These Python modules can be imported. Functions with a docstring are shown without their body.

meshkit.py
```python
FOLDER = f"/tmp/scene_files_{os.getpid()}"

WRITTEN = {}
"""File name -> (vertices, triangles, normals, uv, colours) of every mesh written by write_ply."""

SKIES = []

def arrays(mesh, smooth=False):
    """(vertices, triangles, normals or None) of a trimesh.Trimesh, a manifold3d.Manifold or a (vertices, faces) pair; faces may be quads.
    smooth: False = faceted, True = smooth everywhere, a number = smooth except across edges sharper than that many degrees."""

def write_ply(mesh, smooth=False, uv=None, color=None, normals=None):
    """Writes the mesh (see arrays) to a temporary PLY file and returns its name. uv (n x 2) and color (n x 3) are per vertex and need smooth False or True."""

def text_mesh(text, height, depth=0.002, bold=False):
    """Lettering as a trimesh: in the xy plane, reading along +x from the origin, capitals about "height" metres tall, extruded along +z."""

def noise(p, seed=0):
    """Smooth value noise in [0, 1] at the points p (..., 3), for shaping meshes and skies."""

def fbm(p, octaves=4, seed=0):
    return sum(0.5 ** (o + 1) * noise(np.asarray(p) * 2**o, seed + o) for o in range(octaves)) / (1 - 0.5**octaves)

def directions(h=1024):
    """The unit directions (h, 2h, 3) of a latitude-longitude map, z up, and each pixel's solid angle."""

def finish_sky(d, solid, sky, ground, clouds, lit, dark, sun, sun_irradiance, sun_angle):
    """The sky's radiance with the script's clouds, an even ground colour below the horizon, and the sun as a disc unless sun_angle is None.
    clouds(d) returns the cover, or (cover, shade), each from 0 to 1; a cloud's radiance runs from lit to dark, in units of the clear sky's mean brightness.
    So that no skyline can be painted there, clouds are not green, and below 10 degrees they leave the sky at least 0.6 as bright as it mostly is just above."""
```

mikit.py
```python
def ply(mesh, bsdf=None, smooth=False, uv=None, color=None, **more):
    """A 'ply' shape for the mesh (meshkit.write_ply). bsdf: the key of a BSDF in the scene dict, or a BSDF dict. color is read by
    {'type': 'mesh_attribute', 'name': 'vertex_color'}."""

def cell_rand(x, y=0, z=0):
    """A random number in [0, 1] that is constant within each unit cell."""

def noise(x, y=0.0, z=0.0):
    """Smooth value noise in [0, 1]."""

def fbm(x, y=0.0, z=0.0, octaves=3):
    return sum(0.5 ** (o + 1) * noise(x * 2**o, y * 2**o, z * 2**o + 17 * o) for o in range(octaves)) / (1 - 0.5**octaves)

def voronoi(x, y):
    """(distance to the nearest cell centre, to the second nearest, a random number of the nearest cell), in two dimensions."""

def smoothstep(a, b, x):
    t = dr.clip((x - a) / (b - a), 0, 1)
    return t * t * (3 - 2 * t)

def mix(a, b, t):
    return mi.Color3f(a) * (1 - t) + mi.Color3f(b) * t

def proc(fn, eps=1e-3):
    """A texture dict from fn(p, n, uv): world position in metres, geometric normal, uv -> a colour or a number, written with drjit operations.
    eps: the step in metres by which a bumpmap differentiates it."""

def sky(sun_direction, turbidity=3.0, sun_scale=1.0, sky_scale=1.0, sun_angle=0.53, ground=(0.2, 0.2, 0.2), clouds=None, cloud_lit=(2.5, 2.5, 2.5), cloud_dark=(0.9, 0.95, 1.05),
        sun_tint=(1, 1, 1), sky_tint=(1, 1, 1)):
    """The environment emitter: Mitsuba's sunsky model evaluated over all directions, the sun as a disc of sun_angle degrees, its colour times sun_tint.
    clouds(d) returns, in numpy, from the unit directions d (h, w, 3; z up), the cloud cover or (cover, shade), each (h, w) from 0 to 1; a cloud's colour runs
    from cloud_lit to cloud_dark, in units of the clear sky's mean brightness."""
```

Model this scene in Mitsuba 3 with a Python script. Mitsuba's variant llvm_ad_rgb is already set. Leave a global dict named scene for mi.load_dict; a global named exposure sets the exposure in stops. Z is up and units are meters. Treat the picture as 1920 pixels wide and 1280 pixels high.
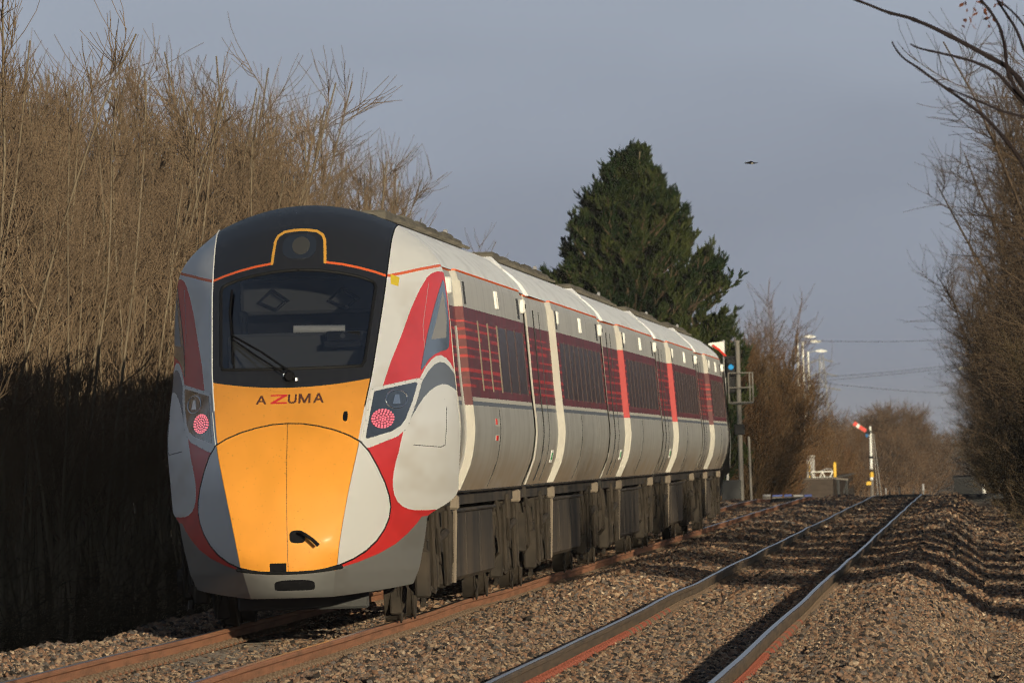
import math
import numpy as np
import trimesh
import drjit as dr
import mitsuba as mi
import mikit
import meshkit
from scipy.interpolate import PchipInterpolator, LinearNDInterpolator, NearestNDInterpolator
from scipy.spatial import Delaunay
from shapely import Polygon, LineString, contains_xy
from mikit import proc, noise, fbm, smoothstep, mix, cell_rand

T = mi.ScalarTransform4f
scene, labels = {'type': 'scene'}, {}

# ---------------------------------------------------------------- camera, sky, exposure
# x to the right, y along the line away from the viewer, z up from the rail head
EYE = [0.0, 0.0, 1.46]
scene['camera'] = {'type': 'thinlens', 'fov': 5.0664, 'fov_axis': 'x', 'near_clip': 1.0, 'far_clip': 20000.0, 'medium': {'type': 'ref', 'id': 'haze_air'},
                   'aperture_radius': 0.010, 'focus_distance': 110.0,
                   'to_world': T().look_at(origin=EYE, target=[-862 * .01, 217.0, 1.46 + 2.22], up=[0.03, 0, 1])}
SUN = (0.339, -0.933, 0.122)


def sky_clouds(d):
    """Winter haze: a pale veil low over the land that thins out overhead, with a few long faint streaks of cloud."""
    el = np.degrees(np.arcsin(np.clip(d[..., 2], -1, 1)))
    az = np.arctan2(d[..., 0], d[..., 1])
    streak = meshkit.fbm(np.stack([az * 30.0, el * 3.0, 0 * el], -1), 4, 3)
    veil = .12 + .78 * np.exp(-(el / 9.0) ** 2)
    return np.clip(veil, 0, 1), np.clip(.80 - .25 * el + .3 * (streak - .5), 0, 1)


scene['sky'] = mikit.sky(SUN, turbidity=3, sun_scale=1.0, sky_scale=0.32, sky_tint=(.78, .95, 1.3), sun_tint=(1.12, 1.86, 5.4), clouds=sky_clouds,
                         cloud_lit=(7.0, 7.95, 9.6), cloud_dark=(2.4, 2.7, 3.75))
exposure = 2.2

# ---------------------------------------------------------------- helpers
rng = np.random.default_rng(7)


def numbered(name):
    if name not in scene:
        return name
    k = 1
    while f'{name}_{k:03d}' in scene:
        k += 1
    return f'{name}_{k:03d}'


counters = {}


def fresh(name):
    n = counters.get(name, 0)
    counters[name] = n + 1
    return name if n == 0 else f'{name}_{n:03d}'


def tag(key, label=None, cat=None, group=None, kind=None):
    d = labels.setdefault(key, {})
    for k, v in (('label', label), ('category', cat), ('group', group), ('kind', kind)):
        if v:
            d[k] = v
    return key


def shape(mesh, mat, **more):
    return mikit.ply(mesh, 'material_' + mat, **more)


def put(name, mesh, mat, parent=None, smooth=False, **more):
    key = fresh(f'{parent}__{name}' if parent else name)
    scene[key] = shape(mesh, mat, smooth=smooth, **more)
    return key


def join(parts):
    vs, fs, at = [], [], 0
    for m in parts:
        v, f = (np.asarray(m.vertices), np.asarray(m.faces)) if hasattr(m, 'vertices') else m
        vs.append(v)
        fs.append(f + at)
        at += len(v)
    return np.vstack(vs), np.vstack(fs)


def box(x0, x1, y0, y1, z0, z1, ch=0.0):
    if ch:
        x = np.array([[sx, sy, sz] for sx in (0, 1) for sy in (0, 1) for sz in (0, 1)], float)
        lo, hi = np.array([x0, y0, z0]), np.array([x1, y1, z1])
        pts = []
        for c in x:
            for k in range(3):
                q = np.where(c > 0, hi - ch, lo + ch)
                q[k] = hi[k] if c[k] > 0 else lo[k]
                pts.append(q)
        h = trimesh.convex.convex_hull(np.array(pts))
        return np.array(h.vertices), np.array(h.faces)
    b = trimesh.creation.box(bounds=[[x0, y0, z0], [x1, y1, z1]])
    return np.array(b.vertices), np.array(b.faces)


def tubes(P, R, sides=3, cap=False):
    """K polylines (K, N, 3) with radii (K, N) as tubes of the given number of sides."""
    P = np.asarray(P, float)
    if P.ndim == 2:
        P = P[None]
    K, N = P.shape[:2]
    R = np.broadcast_to(np.asarray(R, float), (K, N))
    t = np.gradient(P, axis=1)
    t /= np.linalg.norm(t, axis=2, keepdims=True) + 1e-12
    ref = np.where(np.abs(t[..., 2:3]) < .9, np.array([0, 0, 1.0]), np.array([1.0, 0, 0]))
    a = np.cross(t, ref)
    a /= np.linalg.norm(a, axis=2, keepdims=True) + 1e-12
    b = np.cross(t, a)
    ang = np.arange(sides) * 2 * np.pi / sides
    v = P[:, :, None] + R[..., None, None] * (np.cos(ang)[:, None] * a[:, :, None] + np.sin(ang)[:, None] * b[:, :, None])
    i, j = np.meshgrid(np.arange(N - 1), np.arange(sides), indexing='ij')
    j2 = (j + 1) % sides
    q = np.stack([i * sides + j, i * sides + j2, (i + 1) * sides + j2, (i + 1) * sides + j], -1).reshape(-1, 4)
    f = np.vstack([q[:, [0, 2, 1]], q[:, [0, 3, 2]]])
    if cap:
        e = np.array([[0, k, k + 1] for k in range(1, sides - 1)])
        f = np.vstack([f, e, (N - 1) * sides + e[:, ::-1]])
    F = (f[None] + (np.arange(K) * N * sides)[:, None, None]).reshape(-1, 3)
    return v.reshape(-1, 3), F


def tube(pts, r, sides=6):
    return tubes(np.asarray(pts, float)[None], np.asarray(r, float) if np.ndim(r) else float(r), sides, True)


def lathe(prof, c, axis='z', n=24):
    """prof: (radius, height) pairs; revolved about an axis through c."""
    p = np.asarray(prof, float)
    a = np.arange(n) * 2 * np.pi / n
    v = np.stack([p[:, None, 0] * np.cos(a), p[:, None, 0] * np.sin(a), np.repeat(p[:, 1:2], n, 1)], -1)
    if axis == 'x':
        v = v[..., [2, 0, 1]]
    if axis == 'y':
        v = v[..., [1, 2, 0]]
    i, j = np.meshgrid(np.arange(len(p) - 1), np.arange(n), indexing='ij')
    j2 = (j + 1) % n
    q = np.stack([i * n + j, i * n + j2, (i + 1) * n + j2, (i + 1) * n + j], -1).reshape(-1, 4)
    return v.reshape(-1, 3) + np.asarray(c, float), np.vstack([q[:, [0, 1, 2]], q[:, [0, 2, 3]]])


def grid(P, flip=False):
    """A (n, m, 3) lattice of points as triangles."""
    n, m = P.shape[:2]
    i, j = np.meshgrid(np.arange(n - 1), np.arange(m - 1), indexing='ij')
    q = np.stack([i * m + j, i * m + j + 1, (i + 1) * m + j + 1, (i + 1) * m + j], -1).reshape(-1, 4)
    f = np.vstack([q[:, [0, 1, 2]], q[:, [0, 2, 3]]])
    return P.reshape(-1, 3), f[:, ::-1] if flip else f


def at(px, py, y):
    """The point at distance y that the photograph (1920 x 1280) shows at this pixel."""
    dx, dy = px - 1828.0, py - 836.0
    return np.array([(dx - .03 * dy) * y / 21700, y, 1.46 - (dy + .03 * dx) * y / 21700])


# ---------------------------------------------------------------- materials
def paint(rgb, rough=.4, coat=0.0, spec=.5, metal=0.0, coat_gloss=.92):
    spec = min(spec, .15) if rough >= .55 else spec
    return {'type': 'twosided', 'b': {'type': 'principled', 'base_color': rgb if isinstance(rgb, dict) else {'type': 'rgb', 'value': list(rgb)},
                                      'roughness': rough, 'specular': spec, 'metallic': metal, 'clearcoat': coat, 'clearcoat_gloss': coat_gloss}}


def matte(rgb):
    return {'type': 'twosided', 'b': {'type': 'diffuse', 'reflectance': rgb if isinstance(rgb, dict) else {'type': 'rgb', 'value': list(rgb)}}}


RED, YELLOW, WHITE, GREY, BLACK = (.66, .032, .030), (.82, .33, .045), (.74, .73, .70), (.13, .145, .17), (.018, .018, .02)
MAROON, ORANGE = (.145, .028, .034), (.75, .13, .03)
M = {}
M['white_paint'] = paint(WHITE, .35, .5)
M['cream_paint'] = paint((.43, .405, .355), .5, .1)
M['red_trim'] = paint((.42, .03, .03), .5)


def yellow_fn(p, n, uv):
    """Yellow front paint with a little road film and small specks."""
    film = fbm(p.x * 3, p.z * 2.2, 4, 3)
    speck = smoothstep(.92, .96, noise(p.x * 70, p.z * 70, 2)) * noise(p.x * 9, p.z * 9, 5)
    c = mix(YELLOW, (.66, .27, .03), dr.clip(1.3 * (film - .42), 0, .6))
    return mix(c, (.25, .13, .04), speck * .7)


M['yellow_paint'] = paint(proc(yellow_fn), .54, .04, .25)
M['red_paint'] = paint(RED, .4, .3)
M['black_paint'] = paint(BLACK, .35, .4)
M['black_rubber'] = paint((.012, .012, .013), .6)
M['grey_paint'] = paint(GREY, .35, .3)
M['light_grey'] = paint((.38, .37, .37), .6)
M['dark_grey'] = paint((.06, .06, .06), .6)
M['cab_grey'] = matte((.06, .06, .062))
M['cab_black'] = matte((.012, .012, .014))
M['tinted_glass'] = paint((.02, .025, .035), .08, 1.0, .6)
M['coach_glass'] = paint((.045, .026, .024), .3, .3, .4)
M['window_rubber'] = paint((.075, .042, .036), .5, 0, .3)
M['side_glass'] = paint((.05, .075, .11), .12, 1.0, .6)
M['clear_glass'] = {'type': 'thindielectric', 'int_ior': 1.5, 'specular_transmittance': {'type': 'rgb', 'value': [.62, .64, .66]}}
M['chrome'] = {'type': 'twosided', 'b': {'type': 'roughconductor', 'material': 'Al', 'alpha': .15}}
M['yellow_tag'] = paint((.75, .55, .03), .5)
M['lettering_brown'] = paint((.10, .035, .02), .5)
M['red_lens'] = paint((.16, .012, .014), .2, .6)


def wheel_fn(p, n, uv):
    return mix((.02, .018, .016), (.07, .055, .042), fbm(p.x * 4, p.y * 4, p.z * 4))


M['running_gear'] = paint(proc(wheel_fn), .75)


def under_fn(p, n, uv):
    streak = fbm(p.y * 2.2, p.z * .7, p.x, 3)
    dust = smoothstep(.95, .3, p.z) * .6 + .4 * fbm(p.y * 6, p.z * 9, 3)
    return mix((.026, .026, .028), (.10, .076, .055), dr.clip(.25 + .8 * (streak - .4) + .45 * (dust - .3), 0, 1))


M['underframe_paint'] = paint(proc(under_fn), .7)


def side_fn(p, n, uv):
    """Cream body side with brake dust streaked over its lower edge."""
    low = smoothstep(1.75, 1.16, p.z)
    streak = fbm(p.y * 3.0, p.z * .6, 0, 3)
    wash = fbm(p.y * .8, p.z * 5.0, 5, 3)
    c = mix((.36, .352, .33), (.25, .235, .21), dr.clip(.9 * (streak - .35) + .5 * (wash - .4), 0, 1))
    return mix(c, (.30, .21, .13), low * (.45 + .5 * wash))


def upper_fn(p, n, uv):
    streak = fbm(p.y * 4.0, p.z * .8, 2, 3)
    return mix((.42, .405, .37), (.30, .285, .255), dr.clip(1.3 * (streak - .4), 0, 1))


LINES = [2.81, 2.735, 2.655, 2.555, 2.475, 2.34, 2.265, 2.19]


def band_fn(p, n, uv):
    """Dark maroon with eight thin red lines that come and go along the train."""
    hit = mi.Float(0)
    for k, z in enumerate(LINES):
        w = .008 + .004 * (k % 3)
        on = smoothstep(.18, .34, noise(p.y * .45, 3.1 * k)) * (.55 + .45 * noise(p.y * 5, k * 7.7))
        hit = dr.maximum(hit, smoothstep(w + .006, w - .003, dr.abs(p.z - z)) * on)
    grime = fbm(p.y * 3, p.z * 2, 1, 3)
    base = mix(MAROON, (.085, .032, .034), dr.clip(grime * 1.4 - .3, 0, 1))
    return mix(base, (.50, .035, .03), hit * .85)


def roof_fn(p, n, uv):
    d = fbm(p.y * 1.5, p.x * 8, 1, 3)
    return mix((.68, .69, .70), (.52, .52, .52), dr.clip(1.5 * (d - .42), 0, 1))


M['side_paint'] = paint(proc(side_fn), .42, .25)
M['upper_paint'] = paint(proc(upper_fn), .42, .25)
M['maroon_band'] = paint(proc(band_fn), .45, .1, .3)
M['roof_paint'] = paint(proc(roof_fn), .5, .15)


def gear_roof(p, n, uv):
    return mix((.05, .047, .04), (.17, .15, .12), fbm(p.y * 2.5, p.x * 6, 1, 3))


M['roof_gear'] = paint(proc(gear_roof), .7)


def rust_fn(p, n, uv):
    d = fbm(p.y * 1.3, p.z * 30, p.x * 3, 3)
    spot = fbm(p.y * 25, p.z * 40, 2, 2)
    return mix((.27, .125, .072), (.14, .078, .05), dr.clip(1.7 * (d - .38) + .6 * (spot - .5), 0, 1))


def rust_run(p, n, uv):
    d = fbm(p.y * 1.3, p.z * 30, p.x * 3, 3)
    return mix((.115, .082, .055), (.06, .05, .042), dr.clip(1.7 * (d - .35), 0, 1))


M['rusty_steel'] = paint(proc(rust_fn), .7)
M['brown_steel'] = paint(proc(rust_run), .6)
M['worn_steel'] = {'type': 'twosided', 'b': {'type': 'principled', 'base_color': {'type': 'rgb', 'value': [.30, .30, .31]}, 'metallic': 1.0, 'roughness': .22}}
M['clip_red'] = paint((.27, .085, .058), .65)
M['clip_brown'] = paint((.17, .12, .085), .7)


def concrete_fn(p, n, uv):
    return mix((.24, .21, .18), (.13, .11, .095), fbm(p.x * 9, p.y * 9, p.z * 9))


M['concrete'] = matte(proc(concrete_fn))
M['stone_mix'] = matte({'type': 'mesh_attribute', 'name': 'vertex_color'})


def ground_fn(p, n, uv):
    """Dusty crushed stone under the tracks, brown earth and dead grass beside them."""
    a = fbm(p.x * 14, p.y * 14, 0, 3)
    big = fbm(p.x * .8, p.y * .25, 3, 3)
    stone = mix((.235, .18, .135), (.075, .062, .055), dr.clip(1.8 * (a - .35), 0, 1))
    soil = mix((.105, .075, .045), (.05, .045, .03), dr.clip(a * .6 + big * .7 - .3, 0, 1))
    edge = smoothstep(8.6, 9.3, -p.x + .5 * (big - .5)) + smoothstep(1.2, 2.2, p.x + .9 * (big - .5))
    return mix(stone, soil, dr.clip(edge, 0, 1))


M['ground_earth'] = matte(proc(ground_fn))


def bark(a, b, s=3.0):
    def fn(p, n, uv):
        return mix(a, b, fbm(p.x * s, p.y * s, p.z * s * .6, 2))
    return matte(proc(fn))


M['stem_bark'] = bark((.27, .215, .15), (.12, .093, .066), 2.5)
M['twig_bark'] = bark((.27, .192, .126), (.115, .082, .058), 1.6)
M['right_bark'] = bark((.15, .105, .07), (.06, .045, .035), 1.0)
M['shaded_dark_bark'] = bark((.035, .027, .027), (.018, .015, .017), 3.0)  # dark wet bark, with the shade over the near tree put into its colour
M['russet_twig'] = bark((.19, .10, .052), (.105, .075, .042), .35)
M['far_twig'] = bark((.20, .125, .075), (.105, .07, .05), .10)
M['farther_twig'] = bark((.12, .095, .08), (.08, .07, .07), .05)


def conifer_fn(p, n, uv):
    a = fbm(p.x * .8, p.y * .8, p.z * .8, 2)
    b = noise(p.x * 4, p.y * 4, p.z * 4)
    return mix((.013, .024, .011), (.062, .070, .022), dr.clip(1.7 * (a - .35) + .5 * (b - .5), 0, 1))


M['conifer_green'] = matte(proc(conifer_fn))
M['bramble'] = bark((.10, .07, .045), (.045, .04, .025), 1.5)
M['dead_grass'] = bark((.26, .19, .10), (.13, .10, .05), 2.0)
M['dusty_metal'] = paint((.22, .18, .14), .7)
M['galvanised'] = paint((.36, .35, .34), .5, 0, .5, .3)
M['mast_grey'] = paint((.20, .185, .165), .6)
M['signal_black'] = paint((.016, .016, .017), .6)
M['sign_white'] = paint((.78, .77, .72), .5)
M['signal_red'] = paint((.72, .05, .03), .45)
M['post_yellow'] = paint((.75, .45, .03), .5)
M['blue_lens'] = paint((.01, .12, .30), .2, 1.0)
M['blue_paint'] = paint((.05, .08, .28), .5)
M['wire'] = paint((.06, .06, .07), .6)
M['leaf_brown'] = matte((.16, .06, .03))
M['feather'] = matte((.02, .018, .017))
M['feather_pale'] = matte((.35, .33, .3))


def brick_fn(p, n, uv):
    return mix((.10, .075, .06), (.05, .042, .036), fbm(p.x * 3, p.y * 3, p.z * 8, 3))


M['platform_face'] = matte(proc(brick_fn))
M['asphalt'] = matte((.05, .05, .052))

# the winter air between here and the far woods
HAZE = ([-950, -70, -16], [950, 6050, 27])
scene['haze_air'] = {'type': 'homogeneous', 'albedo': {'type': 'rgb', 'value': [.95, .95, .95]}, 'sigma_t': 0.65e-4}
scene['haze'] = {'type': 'cube', 'bsdf': {'type': 'null'}, 'interior': {'type': 'ref', 'id': 'haze_air'},
                 'to_world': T().translate([(a + b) / 2 for a, b in zip(*HAZE)]).scale([(b - a) / 2 for a, b in zip(*HAZE)])}
tag('haze', 'thin bluish winter haze lying over the whole line', kind='stuff')

# ---------------------------------------------------------------- ground, ballast, tracks
PROFILE = np.array([(-500, -1.2), (-60, -.8), (-12, -.75), (-9.6, -.75), (-8.95, -.62), (-8.15, -.13), (-7.75, -.035), (-7.4, -.10), (-7.05, -.18), (-6.8, -.195), (-6.18, -.185),
                    (-5.55, -.195), (-5.3, -.175), (-5.0, -.11), (-4.7, -.06), (-4.33, -.035), (-3.9, -.06), (-3.5, -.125), (-3.23, -.175), (-3.0, -.18), (-2.48, -.165), (-1.9, -.18),
                    (-1.72, -.175), (-1.5, -.15), (-1.05, -.075), (-.78, -.03), (-.58, -.09), (.05, -.50), (.35, -.56), (1.0, -.52), (2.0, -.42), (3.5, -.2), (6, .05), (60, .3), (500, .3)])
across = PchipInterpolator(PROFILE[:, 0], PROFILE[:, 1])


def drop(y):
    return -.0045 * np.clip(y - 365, 0, 2500)


def bumps(x, y):
    p = np.stack([x / 1.1, y / 7.0, 0 * x], -1)
    w = .55 * np.exp(-((x + 4.33) / .55) ** 2) + .35 * np.exp(-((x + .75) / .5) ** 2) + .35 * np.exp(-((x + 7.8) / .5) ** 2) + .1
    return (meshkit.fbm(p, 3, 5) - .5) * .34 * w


def ground_z(x, y):
    x, y = np.broadcast_arrays(np.asarray(x, float), np.asarray(y, float))
    return across(np.clip(x, -500, 500)) + drop(y) + bumps(x, y)


gx = np.r_[-900, -500, -250, -120, -60, -35, -24, -18, -15, -13, -11.5, -10.4, np.arange(-9.8, 2.6, .11), 2.8, 3.3, 4, 5, 6.5, 9, 14, 22, 40, 80, 200, 500, 900]
gy = np.r_[-60, -20, 0, 20, 40, 55, np.arange(62, 430, .9), np.arange(430, 1010, 8), 1040, 1100, 1200, 1350, 1500, 1750, 2000, 2300, 2600, 2864, 3200, 4500, 6000]
GX, GY = np.meshgrid(gx, gy)
G = np.stack([GX, GY, ground_z(GX, GY) - .03], -1)
put('ground', grid(G), 'ground_earth', smooth=True)
tag('ground', kind='structure')

# the crushed stone: patches of loose stones laid edge to edge over the profile
STONE_COLOURS = np.array([(.31, .195, .13), (.40, .28, .19), (.25, .145, .095), (.21, .165, .135), (.46, .35, .25), (.10, .08, .066), (.29, .175, .118), (.18, .125, .095), (.34, .225, .15), (.06, .05, .045), (.15, .13, .12)])
ico = trimesh.creation.icosahedron()


def stones(n, lx, ly, r0, r1, seed):
    g = np.random.default_rng(seed)
    V, Fc, C = [], [], []
    iv, jf = np.array(ico.vertices), np.array(ico.faces)
    for k in range(n):
        r = g.uniform(r0, r1)
        v = iv * g.uniform(.5, 1.3, (12, 1)) * r * g.uniform(.65, 1.25, 3)
        q = trimesh.transformations.random_rotation_matrix(g.random(3))[:3, :3]
        c = np.array([g.uniform(-lx / 2, lx / 2), g.uniform(-ly / 2, ly / 2), g.uniform(-.5, .55) * r])
        V.append(v @ q.T + c)
        Fc.append(jf + 12 * k)
        col = STONE_COLOURS[g.integers(len(STONE_COLOURS))] * g.uniform(.6, 1.15)
        C.append(np.repeat(col[None], 12, 0))
    return (np.vstack(V), np.vstack(Fc)), np.clip(np.vstack(C), 0, 1)


TILES = {}
for name, (n, lx, ly, r0, r1) in {'fine': (430, .5, 2.0, .015, .032), 'mid': (190, .5, 3.0, .021, .046), 'far': (110, .6, 6.0, .035, .07)}.items():
    for s in range(3):
        m, col = stones(n, lx, ly, r0, r1, 100 + s + 10 * len(name))
        scene[f'stone_patch_{name}_{s}'] = {'type': 'shapegroup', 'stones': shape(m, 'stone_mix', smooth=False, color=col)}
    TILES[name] = (lx, ly)
count = 0


def lay(name, y0, y1, x0, x1):
    global count
    lx, ly = TILES[name]
    for y in np.arange(y0, y1, ly):
        for x in np.arange(x0, x1, lx):
            cx, cy = x + lx / 2 + rng.uniform(-.05, .05), y + ly / 2 + rng.uniform(-.1, .1)
            za, zb = float(ground_z(cx - .2, cy)), float(ground_z(cx + .2, cy))
            k = int(rng.integers(3))
            a = math.degrees(-math.atan((zb - za) / .4))
            w = T().translate([cx, cy, (za + zb) / 2 - .004]).rotate([0, 1, 0], a)
            if rng.random() < .5:
                w = w.rotate([0, 0, 1], 180)
            count += 1
            scene[f'ballast__{count:04d}'] = {'type': 'instance', 'g': {'type': 'ref', 'id': f'stone_patch_{name}_{k}'}, 'to_world': w}


lay('fine', 70, 122, -8.4, .55)
lay('mid', 122, 200, -8.4, .9)
lay('far', 200, 372, -8.4, 1.4)
tag('ballast', 'grey and tan crushed stone ballast heaped around both railway tracks', kind='stuff')

RAILS = {'left': (-6.935, -5.435), 'right': (-3.23, -1.73)}
RAIL_HEAD = [(-.020, -.0008), (-.010, .0006), (.012, .0006), (.022, -.0012)]
RAIL_BODY = [(-.036, -.012), (-.030, -.004), (-.018, -.001), (.018, -.001), (.030, -.004), (.036, -.012), (.036, -.036), (.011, -.05), (.0095, -.118), (.03, -.135), (.073, -.146), (.073, -.159), (-.073, -.159), (-.073, -.146), (-.03, -.135), (-.0095, -.118), (-.011, -.05), (-.036, -.036), (-.036, -.012)]
ry = np.r_[np.arange(20, 64, 4), np.arange(64, 420, 1.2), np.arange(420, 1005, 9)]


def rail_line(x, seed):
    w = np.interp(ry, [60, 75], [0, 1])
    dx = (meshkit.fbm(np.stack([ry / 16, 0 * ry, 0 * ry + seed], -1), 2, seed) - .5) * .022 * w
    dz = (meshkit.fbm(np.stack([ry / 11, 0 * ry, 0 * ry + seed], -1), 2, seed + 40) - .5) * .03 * w
    return x + dx, drop(ry) + dz


def swept(prof, xs, zs):
    p = np.asarray(prof)
    P = np.stack([xs[:, None] + p[None, :, 0], np.repeat(ry[:, None], len(p), 1), zs[:, None] + p[None, :, 1]], -1)
    return grid(P)


clip_curve = np.array([(.075, -.05, .0), (.055, -.05, .016), (.03, -.035, .024), (.02, -.005, .026), (.04, .012, .036), (.062, .0, .034), (.076, .018, .014), (.08, .04, .0)])


def one_clip(sgn):
    c = clip_curve * [sgn, 1, 1]
    return join([tube(c, .0115, 5), box(*sorted((sgn * .022, sgn * .075)), -.06, .05, -.016, .006)])


CLIP = {s: one_clip(s) for s in (1, -1)}
CLIP_PLY = {}
SLEEPER = box(-1.27, 1.27, -.14, .14, -.2, 0, .02)
for side, (xl, xr) in RAILS.items():
    tk = 'railway_track' if side == 'right' else 'railway_track_001'
    tag(tk, 'railway track with shiny rail heads and red clips, nearest the viewer' if side == 'right' else 'railway track with rust brown rails carrying the train', 'railway track', 'the two parallel railway tracks')
    body = 'brown_steel' if side == 'right' else 'rusty_steel'
    lines = {}
    for x in (xl, xr):
        xs, zs = rail_line(x, int(abs(x) * 10))
        lines[x] = (xs, zs)
        r = put('rail', swept(RAIL_BODY, xs, zs), body, tk, 25)
        put('running_surface', swept(RAIL_HEAD, xs, zs), 'worn_steel', r, 25)
    ys = np.arange(70.3, 372, .65)
    sl_rest, cl_rest = [], {'clip_red': [], 'clip_brown': []}
    for i, y in enumerate(ys):
        z0 = float(drop(y)) - .172
        if i < 60:
            k = fresh(f'{tk}__sleeper')
            if i == 0:
                first_sleeper = shape(SLEEPER, 'concrete')
            scene[k] = {**first_sleeper, 'to_world': T().translate([(xl + xr) / 2, y, z0])}
        else:
            sl_rest.append((SLEEPER[0] + [(xl + xr) / 2, y, z0], SLEEPER[1]))
        for x in (xl, xr):
            xx, zz = np.interp(y, ry, lines[x][0]), np.interp(y, ry, lines[x][1])
            for s in (1, -1):
                mat = 'clip_red' if side == 'right' and y + 9 * math.sin(i * 2.399) < (112 if x == xl else 99) else 'clip_brown'
                if s == 1 and i < 70:
                    if (s, mat) not in CLIP_PLY:
                        CLIP_PLY[s, mat] = shape(CLIP[s], mat)
                    scene[fresh(f'{tk}__rail_clip')] = {**CLIP_PLY[s, mat], 'to_world': T().translate([xx, y, zz - .146])}
                else:
                    cl_rest[mat].append((CLIP[s][0] + [xx, y, zz - .146], CLIP[s][1]))
    tag(put('sleepers_beyond', join(sl_rest), 'concrete', tk), kind='stuff')
    for mat, ms in cl_rest.items():
        if ms:
            tag(put('rail_clips_beyond', join(ms), mat, tk), kind='stuff')

# ---------------------------------------------------------------- the train
TX, TY = -6.18, 103.5      # centre line of its track; how far off its nose is
TR = 'passenger_train'
tag(TR, 'white, red and maroon five car passenger train with a yellow nose', 'train')

# nose: rows from the skirt's lower lip to the roof: height, half-width of the centre strip, setback, its bulge, its droop
KN = np.array([(.28, .37, .30, .22, 0), (.38, .39, .14, .21, 0), (.55, .42, .04, .12, 0), (.72, .444, .03, .06, 0), (1.165, .527, .12, .06, 0), (1.67, .632, .45, .09, 0), (2.0, .68, .85, .12, .01),
               (2.28, .72, 1.3, .15, .02), (2.7, .76, 2.0, .2, .03), (3.17, .797, 2.75, .25, .06), (3.45, .81, 3.2, .28, .10), (3.70, .82, 3.7, .28, .15), (3.84, .83, 4.25, .22, .185), (3.90, .84, 4.88, .12, .21)])
WZ = np.array([(.28, 1.20), (.385, 1.215), (.6, 1.25), (.87, 1.30), (1.02, 1.315), (1.17, 1.325), (1.3, 1.332), (1.47, 1.343), (1.75, 1.36), (2.0, 1.345), (2.3, 1.32), (3.18, 1.258), (3.30, 1.225), (3.42, 1.15), (3.54, 1.03), (3.62, .93), (3.69, .84)])
kh = np.r_[0, np.cumsum(np.hypot(np.diff(KN[:, 0]), np.diff(KN[:, 2])))]
kh /= kh[-1]
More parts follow.
